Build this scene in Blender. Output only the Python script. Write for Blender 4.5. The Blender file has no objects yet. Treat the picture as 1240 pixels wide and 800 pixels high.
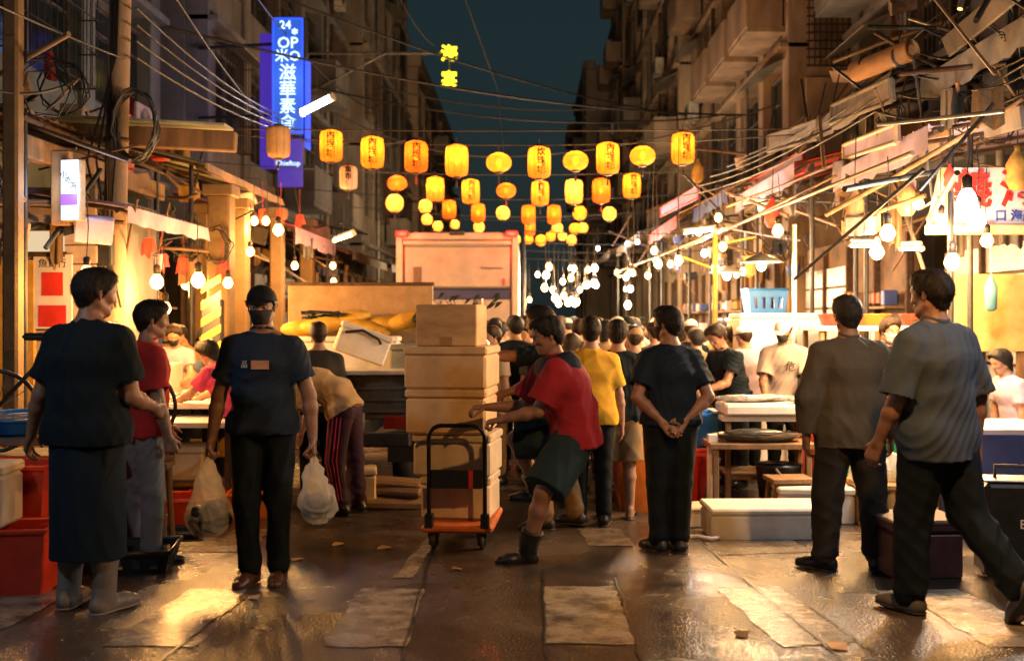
import bpy, bmesh, math, random
import numpy as np
from mathutils import Vector, Matrix, Euler
from mathutils.bvhtree import BVHTree

# ------------------------------------------------------------------ camera, sky, exposure
SC = bpy.context.scene
COL = SC.collection
F = 1200.0            # focal length in photo pixels (photo 1240 x 800)
CU, CV = 640.0, 385.0 # where the street's level vanishing point falls
CAMZ = 1.7
cam_d = bpy.data.cameras.new('camera')
cam = bpy.data.objects.new('camera', cam_d)
COL.objects.link(cam)
cam.location = (0, 0, CAMZ)
cam.rotation_euler = (math.radians(90), 0, 0)
cam_d.sensor_width = 36.0
cam_d.lens = 36.0 * F / 1240.0
cam_d.shift_x = -(CU - 620.0) / 1240.0
cam_d.shift_y = -(400.0 - CV) / 1240.0
cam_d.clip_end = 2000
cam_d.clip_start = 0.05
cam_d.dof.use_dof = True
cam_d.dof.focus_distance = 6.8
cam_d.dof.aperture_fstop = 1.8
SC.camera = cam

wd = bpy.data.worlds.new('World')
SC.world = wd
wd.use_nodes = True
_n = wd.node_tree.nodes; _l = wd.node_tree.links
_bg = _n['Background']
_sky = _n.new('ShaderNodeTexSky')
_sky.sky_type = 'NISHITA'
_sky.sun_disc = False
_sky.sun_elevation = math.radians(2.0)
_sky.sun_rotation = math.radians(200)
_mx = _n.new('ShaderNodeMix'); _mx.data_type = 'RGBA'; _mx.blend_type = 'MIX'
_mx.inputs[0].default_value = 0.93
_l.new(_sky.outputs[0], _mx.inputs[6])
_mx.inputs[7].default_value = (0.10, 0.25, 0.31, 1)
_l.new(_mx.outputs[2], _bg.inputs[0])
_bg.inputs[1].default_value = 0.04

SC.view_settings.view_transform = 'Standard'
SC.view_settings.look = 'None'
SC.view_settings.exposure = 0.85
SC.view_settings.gamma = 1.0
SC.render.engine = 'CYCLES'
SC.cycles.use_denoising = True
SC.cycles.use_light_tree = True
SC.cycles.max_bounces = 5
SC.cycles.diffuse_bounces = 2
SC.cycles.glossy_bounces = 2
SC.cycles.transmission_bounces = 3
SC.cycles.transparent_max_bounces = 8
SC.cycles.sample_clamp_indirect = 4.0
SC.cycles.caustics_reflective = False
SC.cycles.caustics_refractive = False

# ------------------------------------------------------------------ ground profile and pixel helpers
def gz(y):
    """street falls gently away from the camera, then runs level"""
    t = 8.2 - y
    if t > 1.0: return 0.07 * t
    if t < -1.0: return 0.0
    return 0.07 * (t + 1.0) ** 2 / 4.0

def at(u, v, d):
    return Vector(((u - CU) * d / F, d, CAMZ - (v - CV) * d / F))

def ghit(u, v):
    lo, hi = 2.0, 300.0
    for _ in range(60):
        m = 0.5 * (lo + hi)
        if CAMZ - (v - CV) * m / F > gz(m): lo = m
        else: hi = m
    p = at(u, v, lo)
    p.z = gz(lo)
    return p

rnd = random.Random(7)

# ------------------------------------------------------------------ materials
MATS = {}
def pm(name, col, rough=0.6, var=0.2, scale=6.0, bump=0.15, bscale=70.0, metal=0.0, spec=0.5, dirt=None, sss=0.0, stretch=None):
    """Principled material with two noise scales of colour variation and fine relief."""
    if name in MATS: return MATS[name]
    m = bpy.data.materials.new(name); MATS[name] = m
    m.use_nodes = True
    n = m.node_tree.nodes; l = m.node_tree.links
    b = n['Principled BSDF']
    tc = n.new('ShaderNodeTexCoord')
    src = tc.outputs['Object']
    if stretch:
        mp = n.new('ShaderNodeMapping'); mp.inputs['Scale'].default_value = stretch
        l.new(src, mp.inputs[0]); src = mp.outputs[0]
    nz = n.new('ShaderNodeTexNoise'); nz.inputs['Scale'].default_value = scale; nz.inputs['Detail'].default_value = 6
    nz.inputs['Roughness'].default_value = 0.65
    l.new(src, nz.inputs['Vector'])
    cr = n.new('ShaderNodeValToRGB')
    c = list(col)[:3]
    dk = dirt if dirt else [x * (1 - 1.6 * var) for x in c]
    hi = [min(1, x * (1 + 0.7 * var)) for x in c]
    cr.color_ramp.elements[0].position = 0.32; cr.color_ramp.elements[0].color = (*[max(0, x) for x in dk], 1)
    cr.color_ramp.elements[1].position = 0.68; cr.color_ramp.elements[1].color = (*hi, 1)
    l.new(nz.outputs['Fac'], cr.inputs[0])
    l.new(cr.outputs[0], b.inputs['Base Color'])
    mr = n.new('ShaderNodeMapRange'); mr.inputs[3].default_value = max(0.03, rough - 0.12); mr.inputs[4].default_value = min(1, rough + 0.12)
    l.new(nz.outputs['Fac'], mr.inputs[0]); l.new(mr.outputs[0], b.inputs['Roughness'])
    b.inputs['Metallic'].default_value = metal
    b.inputs['Specular IOR Level'].default_value = spec
    if sss:
        b.inputs['Subsurface Weight'].default_value = sss
        b.inputs['Subsurface Radius'].default_value = (0.02, 0.008, 0.004)
    if bump:
        n2 = n.new('ShaderNodeTexNoise'); n2.inputs['Scale'].default_value = bscale; n2.inputs['Detail'].default_value = 3
        l.new(src, n2.inputs['Vector'])
        bp = n.new('ShaderNodeBump'); bp.inputs['Strength'].default_value = bump; bp.inputs['Distance'].default_value = 0.01
        l.new(n2.outputs['Fac'], bp.inputs['Height']); l.new(bp.outputs[0], b.inputs['Normal'])
    return m

def em(name, col, strength):
    if name in MATS: return MATS[name]
    m = bpy.data.materials.new(name); MATS[name] = m
    m.use_nodes = True
    n = m.node_tree.nodes
    b = n['Principled BSDF']
    b.inputs['Base Color'].default_value = (0.02, 0.02, 0.02, 1)
    b.inputs['Emission Color'].default_value = (*col, 1)
    b.inputs['Emission Strength'].default_value = strength
    return m

def thin(name, col, alpha=0.75, rough=0.35):
    """plastic film: part see-through, part translucent"""
    if name in MATS: return MATS[name]
    m = bpy.data.materials.new(name); MATS[name] = m
    m.use_nodes = True
    n = m.node_tree.nodes; l = m.node_tree.links
    b = n['Principled BSDF']
    b.inputs['Base Color'].default_value = (*col, 1)
    b.inputs['Roughness'].default_value = rough
    out = n['Material Output']
    tl = n.new('ShaderNodeBsdfTranslucent'); tl.inputs[0].default_value = (*col, 1)
    tr = n.new('ShaderNodeBsdfTransparent')
    m1 = n.new('ShaderNodeMixShader'); m1.inputs[0].default_value = 0.45
    l.new(b.outputs[0], m1.inputs[1]); l.new(tl.outputs[0], m1.inputs[2])
    m2 = n.new('ShaderNodeMixShader'); m2.inputs[0].default_value = alpha
    l.new(tr.outputs[0], m2.inputs[1]); l.new(m1.outputs[0], m2.inputs[2])
    l.new(m2.outputs[0], out.inputs[0])
    return m

# ------------------------------------------------------------------ mesh builder
def rotm(rx=0, ry=0, rz=0):
    return Euler((math.radians(rx), math.radians(ry), math.radians(rz))).to_matrix()
I3 = Matrix.Identity(3)

class MB:
    def __init__(s): s.v = []; s.f = []; s.smooth = []
    def add(s, vs, fs, sm=False):
        o = len(s.v); s.v.extend([tuple(x) for x in vs]); s.f.extend([tuple(i + o for i in f) for f in fs]); s.smooth.extend([sm] * len(fs)); return s
    def box(s, c, d, R=I3, b=None):
        """chamfered box: centre, full size, rotation, chamfer"""
        c = Vector(c); hx, hy, hz = d[0] / 2, d[1] / 2, d[2] / 2
        m = min(hx, hy, hz)
        if b is None: b = min(0.012, m * 0.25)
        if b <= 0:
            vs = [c + R @ Vector((sx * hx, sy * hy, sz * hz)) for sx in (-1, 1) for sy in (-1, 1) for sz in (-1, 1)]
            return s.add(vs, [(0, 1, 3, 2), (4, 6, 7, 5), (0, 4, 5, 1), (2, 3, 7, 6), (0, 2, 6, 4), (1, 5, 7, 3)])
        b = min(b, m * 0.9)
        vs = []; idx = {}
        for sx in (-1, 1):
            for sy in (-1, 1):
                for sz in (-1, 1):
                    for ax in range(3):
                        p = [sx * (hx - b), sy * (hy - b), sz * (hz - b)]
                        p[ax] = (sx * hx, sy * hy, sz * hz)[ax]
                        idx[(sx, sy, sz, ax)] = len(vs); vs.append(c + R @ Vector(p))
        fs = []
        def g(ax, sg, a, bb):
            k = [0, 0, 0]; k[ax] = sg; o = [i for i in range(3) if i != ax]; k[o[0]] = a; k[o[1]] = bb
            return idx[(k[0], k[1], k[2], ax)]
        for ax in range(3):
            for sg in (-1, 1):
                q = [g(ax, sg, -1, -1), g(ax, sg, 1, -1), g(ax, sg, 1, 1), g(ax, sg, -1, 1)]
                if (sg == 1) == (ax == 1): q.reverse()
                fs.append(tuple(q))
        for ax in range(3):
            o = [i for i in range(3) if i != ax]
            for s1 in (-1, 1):
                for s2 in (-1, 1):
                    k0 = [0, 0, 0]; k0[o[0]] = s1; k0[o[1]] = s2; k1 = list(k0); k0[ax] = -1; k1[ax] = 1
                    q = [idx[(*k0, o[0])], idx[(*k1, o[0])], idx[(*k1, o[1])], idx[(*k0, o[1])]]
                    fs.append(tuple(q))
        for sx in (-1, 1):
            for sy in (-1, 1):
                for sz in (-1, 1):
                    fs.append(tuple(idx[(sx, sy, sz, a)] for a in range(3)))
        return s.add(vs, fs)
    def tube(s, pts, r, n=8, cap=True, sm=True):
        pts = [Vector(p) for p in pts]
        rs = r if isinstance(r, (list, tuple)) else [r] * len(pts)
        ring = []; up = None
        for i, p in enumerate(pts):
            t = (pts[min(i + 1, len(pts) - 1)] - pts[max(i - 1, 0)])
            if t.length < 1e-9: t = Vector((0, 0, 1))
            t.normalize()
            if up is None:
                up = t.cross(Vector((0, 0, 1)) if abs(t.z) < 0.9 else Vector((1, 0, 0))).normalized()
            else:
                up = (up - t * up.dot(t))
                up = up.normalized() if up.length > 1e-6 else t.orthogonal().normalized()
            w = t.cross(up)
            ring.append([p + (up * math.cos(a) + w * math.sin(a)) * rs[i] for a in [2 * math.pi * k / n for k in range(n)]])
        vs = [q for rg in ring for q in rg]
        fs = []
        for i in range(len(pts) - 1):
            for k in range(n):
                a = i * n + k; b = i * n + (k + 1) % n
                fs.append((a, b, b + n, a + n))
        s.add(vs, fs, sm)
        if cap:
            s.add(ring[0], [tuple(range(n))[::-1]]); s.add(ring[-1], [tuple(range(n))])
        return s
    def lathe(s, prof, c=(0, 0, 0), n=16, R=I3, sx=1.0, sy=1.0, cap=True, sm=True):
        c = Vector(c); vs = []; fs = []
        for (r, z) in prof:
            for k in range(n):
                a = 2 * math.pi * k / n
                vs.append(c + R @ Vector((r * math.cos(a) * sx, r * math.sin(a) * sy, z)))
        for i in range(len(prof) - 1):
            for k in range(n):
                a = i * n + k; b = i * n + (k + 1) % n
                fs.append((a, b, b + n, a + n))
        if cap:
            fs.append(tuple(range(n))[::-1]); o = (len(prof) - 1) * n; fs.append(tuple(range(o, o + n)))
        return s.add(vs, fs, sm)
    def ball(s, c, r, n=10, m=7, R=I3):
        rx, ry, rz = r if isinstance(r, (tuple, list)) else (r, r, r)
        prof = [(max(1e-4, math.sin(math.pi * i / m)), -math.cos(math.pi * i / m)) for i in range(m + 1)]
        c = Vector(c); vs = []; fs = []
        for (q, z) in prof:
            for k in range(n):
                a = 2 * math.pi * k / n
                vs.append(c + R @ Vector((q * math.cos(a) * rx, q * math.sin(a) * ry, z * rz)))
        for i in range(m):
            for k in range(n):
                a = i * n + k; b = i * n + (k + 1) % n
                fs.append((a, b, b + n, a + n))
        return s.add(vs, fs, True)
    def quad(s, a, b, c, d): return s.add([a, b, c, d], [(0, 1, 2, 3)])
    def plate(s, pts, t):
        """slab: polygon pts (list of 3D points) thickened along its normal by t"""
        pts = [Vector(p) for p in pts]; n = len(pts)
        nm = (pts[1] - pts[0]).cross(pts[2] - pts[0]).normalized() * t
        vs = pts + [p - nm for p in pts]
        fs = [tuple(range(n)), tuple(range(n, 2 * n))[::-1]] + [(i, i + n, (i + 1) % n + n, (i + 1) % n) for i in range(n)]
        return s.add(vs, fs)
    def mesh(s, name):
        me = bpy.data.meshes.new(name); me.from_pydata(s.v, [], s.f)
        me.polygons.foreach_set('use_smooth', s.smooth); me.update()
        return me
    def build(s, name, mat, parent=None, loc=None, rot=None):
        return mobj(name, s.mesh(name), mat, parent, loc, rot)

def mobj(name, me, mat, parent=None, loc=None, rot=None):
    o = bpy.data.objects.new(name, me); COL.objects.link(o)
    mats = mat if isinstance(mat, (list, tuple)) else [mat]
    if len(me.materials) == 0:
        for x in mats: me.materials.append(x)
    elif me.materials[0] is not mats[0]:
        o.material_slots[0].link = 'OBJECT'; o.material_slots[0].material = mats[0]
    if parent is not None: o.parent = parent
    if loc is not None: o.location = loc
    if rot is not None: o.rotation_euler = rot
    return o

def tag(o, label, cat, group=None, kind=None):
    if label: o['label'] = label
    if cat: o['category'] = cat
    if group: o['group'] = group
    if kind: o['kind'] = kind
    return o

def thing(name, label, cat, loc=(0, 0, 0), rotz=0.0, group=None, scale=1.0):
    o = bpy.data.objects.new(name, None); COL.objects.link(o)
    o.empty_display_size = 0.1
    o.location = loc; o.rotation_euler = (0, 0, rotz); o.scale = (scale,) * 3
    return tag(o, label, cat, group)

def one(mb, name, mat, label, cat, loc=None, rotz=0.0, group=None):
    return tag(mb.build(name, mat, None, loc, (0, 0, rotz)), label, cat, group)

def struct(mb, name, mat):
    o = mb.build(name, mat); o['kind'] = 'structure'; return o

def dup(root, loc, rotz=None, label=None, group=None, scale=None):
    r = root.copy(); COL.objects.link(r); r.location = loc
    if rotz is not None: r.rotation_euler = (0, 0, rotz)
    if scale is not None: r.scale = (scale,) * 3
    if label: r['label'] = label
    if group: r['group'] = group
    for ch in list(root.children):
        c = ch.copy(); COL.objects.link(c); c.parent = r
        for g in ch.children:
            q = g.copy(); COL.objects.link(q); q.parent = c
    return r

_txt = {}
def text_mesh(s, size=1.0, ext=0.0, bold=0.0):
    key = (s, size, ext, bold)
    if key in _txt: return _txt[key].copy()
    cu = bpy.data.curves.new('lettering', 'FONT'); cu.body = s; cu.size = size; cu.extrude = ext; cu.offset = bold
    cu.align_x = 'CENTER'; cu.align_y = 'CENTER'; cu.space_line = 0.95; cu.resolution_u = 2
    o = bpy.data.objects.new('lettering', cu); COL.objects.link(o)
    dg = bpy.context.evaluated_depsgraph_get()
    me = bpy.data.meshes.new_from_object(o.evaluated_get(dg))
    bpy.data.objects.remove(o); bpy.data.curves.remove(cu)
    me.materials.clear()
    _txt[key] = me
    return me.copy()

def lettering(s, mat, parent, loc, rot, size, ext=0.004, bold=0.0, name='lettering'):
    return mobj(name, text_mesh(s, size, ext, bold), mat, parent, loc, rot)

def point_light(name, parent, loc, watts, col, radius=0.05):
    d = bpy.data.lights.new(name, 'POINT'); d.energy = watts; d.color = col; d.shadow_soft_size = radius
    o = bpy.data.objects.new(name, d); COL.objects.link(o); o.location = loc
    if parent is not None: o.parent = parent
    return o
# ------------------------------------------------------------------ people: smooth implicit bodies
def nrm(v):
    v = np.asarray(v, float); return v / (np.linalg.norm(v) + 1e-12)

def surface_nets(D, org, h):
    S = D < 0
    c = np.zeros(tuple(n - 1 for n in D.shape), np.uint8)
    corners = [(i, j, k) for i in (0, 1) for j in (0, 1) for k in (0, 1)]
    nx, ny, nz = c.shape
    for (i, j, k) in corners: c += S[i:i + nx, j:j + ny, k:k + nz]
    act = (c > 0) & (c < 8)
    I, J, K = np.nonzero(act)
    n = len(I)
    idx = -np.ones(c.shape, np.int32); idx[I, J, K] = np.arange(n)
    vals = {q: D[I + q[0], J + q[1], K + q[2]] for q in corners}
    acc = np.zeros((n, 3)); cnt = np.zeros(n)
    for ax in range(3):
        for q in corners:
            if q[ax]: continue
            q2 = list(q); q2[ax] = 1; q2 = tuple(q2)
            a = vals[q]; b = vals[q2]
            m = (a < 0) != (b < 0)
            t = np.where(m, a / np.where(np.abs(a - b) < 1e-9, 1, a - b), 0)
            for d in range(3):
                acc[:, d] += np.where(m, q[d] + (t if d == ax else 0), 0)
            cnt += m
    V = (np.stack([I, J, K], 1) + acc / cnt[:, None]) * h + org
    Fs = []
    for ax in range(3):
        o = [d for d in range(3) if d != ax]
        sl0 = [slice(1, -1)] * 3; sl1 = [slice(1, -1)] * 3
        sl0[ax] = slice(0, -1); sl1[ax] = slice(1, None)
        a = S[tuple(sl0)]; b = S[tuple(sl1)]
        E = np.nonzero(a != b)
        e = [E[0].copy(), E[1].copy(), E[2].copy()]
        for d in o: e[d] = e[d] + 1
        flip = a[E]
        def cell(da, db):
            p = [e[0].copy(), e[1].copy(), e[2].copy()]; p[o[0]] = p[o[0]] + da; p[o[1]] = p[o[1]] + db
            return idx[p[0], p[1], p[2]]
        q = np.stack([cell(-1, -1), cell(0, -1), cell(0, 0), cell(-1, 0)], 1)
        if ax == 1: flip = ~flip
        q[~flip] = q[~flip][:, ::-1]
        Fs.append(q)
    return V, np.concatenate(Fs)

def sdf_eval(prims, h, planes=()):
    """prims: dicts a,b,ra,rb,k and optional F (rows right,fwd,up), s (scales), cut, sub"""
    lo = np.full(3, 1e9); hi = np.full(3, -1e9)
    for p in prims:
        if p.get('sub'): continue
        R = max(p['ra'], p['rb']) * max(p.get('s', (1, 1, 1))) + 3 * h
        for q in (p['a'], p['b']):
            lo = np.minimum(lo, q - R); hi = np.maximum(hi, q + R)
    org = lo; dims = np.ceil((hi - lo) / h).astype(int) + 1
    D = np.full(dims, 0.4, np.float32)
    ax = [org[d] + h * np.arange(dims[d]) for d in range(3)]
    for p in prims:
        R = max(p['ra'], p['rb']) * max(p.get('s', (1, 1, 1))) + p['k'] + 4 * h
        l = np.clip(((np.minimum(p['a'], p['b']) - R - org) / h).astype(int), 0, dims)
        u = np.clip(((np.maximum(p['a'], p['b']) + R - org) / h).astype(int) + 2, 0, dims)
        if np.any(u - l < 1): continue
        X = ax[0][l[0]:u[0], None, None] - p['a'][0]; Y = ax[1][None, l[1]:u[1], None] - p['a'][1]; Z = ax[2][None, None, l[2]:u[2]] - p['a'][2]
        ba = p['b'] - p['a']
        if 'F' in p:
            Fm = p['F']; s = p['s']
            q = [(X * Fm[i][0] + Y * Fm[i][1] + Z * Fm[i][2]) / s[i] for i in range(3)]
            bb = [float(np.dot(Fm[i], ba)) / s[i] for i in range(3)]
        else:
            q = [X, Y, Z]; bb = list(ba)
        L2 = sum(x * x for x in bb) + 1e-9
        t = np.clip((q[0] * bb[0] + q[1] * bb[1] + q[2] * bb[2]) / L2, 0, 1)
        d = np.sqrt((q[0] - t * bb[0]) ** 2 + (q[1] - t * bb[1]) ** 2 + (q[2] - t * bb[2]) ** 2) - (p['ra'] + (p['rb'] - p['ra']) * t)
        if p.get('cut'):
            L = np.linalg.norm(ba) + 1e-9
            d = np.maximum(d, (X * ba[0] + Y * ba[1] + Z * ba[2]) / L - L)
        sl = (slice(l[0], u[0]), slice(l[1], u[1]), slice(l[2], u[2]))
        cur = D[sl]; k = p['k']
        if p.get('sub'):
            k = max(k, 1e-4)
            hh = np.clip(0.5 - 0.5 * (cur + d) / k, 0, 1)
            D[sl] = cur * (1 - hh) + (-d) * hh + k * hh * (1 - hh)
        else:
            k = max(k, 1e-4)
            hh = np.clip(0.5 + 0.5 * (d - cur) / k, 0, 1)
            D[sl] = d * (1 - hh) + cur * hh - k * hh * (1 - hh)
    for pl_ in planes:
        nv, o = pl_[:2]
        nv = nrm(nv)
        d = (ax[0][:, None, None] - o[0]) * nv[0] + (ax[1][None, :, None] - o[1]) * nv[1] + (ax[2][None, None, :] - o[2]) * nv[2]
        if len(pl_) > 2:
            d = d + pl_[2] * (np.sin(ax[0][:, None, None] * 150 + 2 * np.sin(ax[2][None, None, :] * 60)) + np.sin(ax[1][None, :, None] * 190 + ax[2][None, None, :] * 120) + np.sin(ax[0][:, None, None] * 61 + 1))
        D = np.maximum(D, d.astype(np.float32))
    # closed border
    D[0] = D[-1] = 0.4; D[:, 0] = D[:, -1] = 0.4; D[:, :, 0] = D[:, :, -1] = 0.4
    return D, org

def vert_normals(V, Q):
    n = np.zeros_like(V)
    fn = np.cross(V[Q[:, 2]] - V[Q[:, 0]], V[Q[:, 3]] - V[Q[:, 1]])
    for i in range(4): np.add.at(n, Q[:, i], fn)
    return n / (np.linalg.norm(n, axis=1)[:, None] + 1e-12)

def folds(V, seed, freq, vert=1.0):
    r = np.random.RandomState(seed); out = np.zeros(len(V)); 
    for i in range(4):
        k = r.normal(size=3) * freq * (0.6 + 0.5 * i); k[2] *= vert
        w = r.normal(size=3) * freq * 0.5
        x = np.sin(V @ k + r.rand() * 6.28 + 1.6 * np.sin(V @ w + r.rand() * 6.28))
        out += (1 - 2 * np.abs(x)) / (1.3 + 0.6 * i)
    m = 0.5 + 0.5 * np.sin(V @ (r.normal(size=3) * freq * 0.25) + r.rand() * 6.28)
    return out * (0.35 + 0.65 * m) / 1.8

def sdf_mesh(name, prims, h, planes=(), amp=0.0, freq=22.0, vert=1.0, seed=1, bias=0.0):
    D, org = sdf_eval(prims, h, planes)
    V, Q = surface_nets(D, org, h)
    if len(V) == 0: return bpy.data.meshes.new(name)
    if amp:
        N = vert_normals(V, Q); V = V + N * (amp * (folds(V, seed, freq, vert) * (1 - bias * .5) + bias))[:, None]
    me = bpy.data.meshes.new(name)
    me.vertices.add(len(V)); me.vertices.foreach_set('co', V.astype(np.float32).ravel())
    me.loops.add(Q.size); me.loops.foreach_set('vertex_index', Q.astype(np.int32).ravel())
    me.polygons.add(len(Q)); me.polygons.foreach_set('loop_start', np.arange(0, Q.size, 4, dtype=np.int32))
    me.polygons.foreach_set('use_smooth', np.ones(len(Q), bool))
    me.update(calc_edges=True)
    return me

def C(a, b, ra, rb=None, k=0.02, **kw):
    d = dict(a=np.asarray(a, float), b=np.asarray(b, float), ra=ra, rb=ra if rb is None else rb, k=k); d.update(kw); return d

def skeleton(P):
    S = {}
    z = np.array([0, 0, 1.0])
    hy = math.radians(P.get('hip_yaw', 0)); S['pr'] = np.array([math.cos(hy), math.sin(hy), 0])
    up = nrm(P.get('spine', (0, 0.03, 1)))
    tw = math.radians(P.get('twist', 0)); r0 = np.array([math.cos(tw), math.sin(tw), 0.0]) + np.array([0, 0, P.get('shoulder_tilt', 0)])
    r = nrm(r0 - up * np.dot(r0, up)); f = np.cross(up, r)
    S['T'] = (r, f, up)
    pel = np.zeros(3); S['pel'] = pel
    mid = nrm(z + up)
    S['waist'] = pel + 0.14 * mid; S['chest'] = S['waist'] + 0.2 * up; S['neck'] = S['chest'] + 0.165 * up
    wdt = P.get('shoulders', 0.168)
    for nm, sg in (('R', 1), ('L', -1)):
        S['hip' + nm] = pel + sg * 0.088 * S['pr'] - 0.03 * z
        S['sh' + nm] = S['neck'] - 0.086 * up + sg * wdt * r + np.array(P.get('sh_off' + nm, (0, 0, 0)))
        ua, fa = P.get('arm' + nm, ((0.16 * sg, -0.03, -1), (0.06 * sg, 0.14, -1)))[:2]
        S['el' + nm] = S['sh' + nm] + 0.285 * nrm(ua); S['wr' + nm] = S['el' + nm] + 0.25 * nrm(fa)
        S['fa' + nm] = nrm(fa)
        th, sh = P.get('leg' + nm, ((0.03 * sg, 0.02, -1), (0.01 * sg, -0.03, -1)))[:2]
        S['kn' + nm] = S['hip' + nm] + 0.42 * nrm(th); S['an' + nm] = S['kn' + nm] + 0.41 * nrm(sh)
        fd = nrm(P.get('foot' + nm, (0.25 * sg, 1, 0))); S['fd' + nm] = fd
        fr = nrm(np.cross(fd, z)); fu = np.cross(fr, fd); S['fu' + nm] = fu
        S['sole' + nm] = min((S['an' + nm] - 0.085 * fu)[2], (S['an' + nm] - 0.085 * fu + 0.2 * fd)[2], (S['an' + nm] - 0.085 * fu - 0.06 * fd)[2])
    hyw = math.radians(P.get('head_yaw', 0)); hp = math.radians(P.get('head_pitch', -4))
    hf = np.array([-math.sin(hyw) * math.cos(hp), math.cos(hyw) * math.cos(hp), math.sin(hp)])
    hr = nrm(np.cross(hf, z)); roll = math.radians(P.get('head_roll', 0))
    hu = np.cross(hr, hf); hr2 = hr * math.cos(roll) + hu * math.sin(roll); hu = np.cross(hr2, hf)
    S['H'] = (hr2, hf, hu)
    nd = nrm(0.55 * up + 0.6 * z * 0.8 + 0.12 * f + 0.3 * hu)
    S['hb'] = S['neck'] + 0.06 * nd; S['hc'] = S['hb'] + 0.105 * nrm(hu + 0.5 * nd) + 0.012 * hf
    dz = -min(S['soleR'], S['soleL'])
    for k, v in S.items():
        if isinstance(v, np.ndarray) and k not in ('pr', 'faR', 'faL', 'fdR', 'fdL', 'fuR', 'fuL'): S[k] = v + np.array([0, 0, dz])
    return S

def head_prims(S):
    r, f, u = S['H']; c = S['hc']
    q = lambda x, y, z: c + r * x + f * y + u * z
    Fm = [r, f, u]
    p = [C(q(0, -0.012, 0.03), q(0, 0.012, 0.036), 0.082, 0.08, 0.02, F=Fm, s=(0.9, 1.1, 1.02)),
         C(q(0, 0.035, 0.0), q(0, 0.045, -0.06), 0.055, 0.04, 0.03, F=Fm, s=(1.05, 1, 1)),
         C(q(0.05, 0.0, -0.05), q(0.012, 0.068, -0.094), 0.02, 0.017, 0.03), C(q(-0.05, 0.0, -0.05), q(-0.012, 0.068, -0.094), 0.02, 0.017, 0.03),
         C(q(-0.03, 0.08, 0.026), q(0.03, 0.08, 0.026), 0.014, 0.014, 0.015),
         C(q(-0.036, 0.066, -0.022), q(0.036, 0.066, -0.022), 0.02, 0.02, 0.02),
         C(q(0, 0.09, 0.012), q(0, 0.106, -0.028), 0.007, 0.013, 0.012),
         C(q(-0.012, 0.093, -0.032), q(0.012, 0.093, -0.032), 0.009, 0.009, 0.01),
         C(q(-0.017, 0.088, -0.058), q(0.017, 0.088, -0.058), 0.0095, 0.0095, 0.008),
         C(q(-0.015, 0.086, -0.068), q(0.015, 0.086, -0.068), 0.009, 0.009, 0.008)]
    for sg in (1, -1):
        p.append(C(q(sg * 0.077, -0.008, 0.014), q(sg * 0.074, 0.0, -0.022), 0.017, 0.011, 0.006, F=Fm, s=(0.45, 1, 1.15)))
        p.append(C(q(sg * 0.031, 0.097, 0.004), q(sg * 0.031, 0.097, 0.004), 0.014, 0.014, 0.012, sub=True))
    return p

def hand_prims(S, nm, palm, curl, spread=1.0):
    """palm: normal the palm faces; fingers curl towards it"""
    w = S['wr' + nm]; d = S.get('hd' + nm, S['fa' + nm]); sg = 1 if nm == 'R' else -1
    n = nrm(np.asarray(palm, float) - d * np.dot(palm, d)); t = np.cross(d, n) * sg  # towards the thumb for right hand palm n
    out = []
    kn = w + d * 0.088
    offs = (0.031, 0.0105, -0.0105, -0.031)
    for o, ln, kk in zip(offs, (0.072, 0.08, 0.074, 0.058), (0.086, 0.09, 0.086, 0.078)):
        k0 = w + d * kk + t * o
        out.append(C(w + t * o * 0.55, k0, 0.017, 0.0135, 0.012))
        a = math.radians(curl * 0.6); p = k0; dirn = d; ang = 0
        for i, fr in enumerate((0.46, 0.3, 0.24)):
            ang += math.radians(curl * (0.8, 1.0, 0.7)[i])
            dd = nrm(d * math.cos(ang) + n * math.sin(ang) + t * o * 1.2 * spread)
            e = p + dd * ln * fr * 1.08
            out.append(C(p, e, 0.0092 - 0.0006 * i, 0.0086 - 0.0007 * i, 0.003)); p = e
    a0 = w + d * 0.022 + t * 0.03; a1 = a0 + nrm(d * 0.75 + t * 0.7 + n * 0.35) * 0.042; a2 = a1 + nrm(d + t * 0.25 + n * (0.3 + curl / 120)) * 0.032; a3 = a2 + nrm(d + n * (0.2 + curl / 70)) * 0.026
    out += [C(a0, a1, 0.0145, 0.0115, 0.01), C(a1, a2, 0.0105, 0.0095, 0.004), C(a2, a3, 0.0095, 0.008, 0.003)]
    return out

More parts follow.
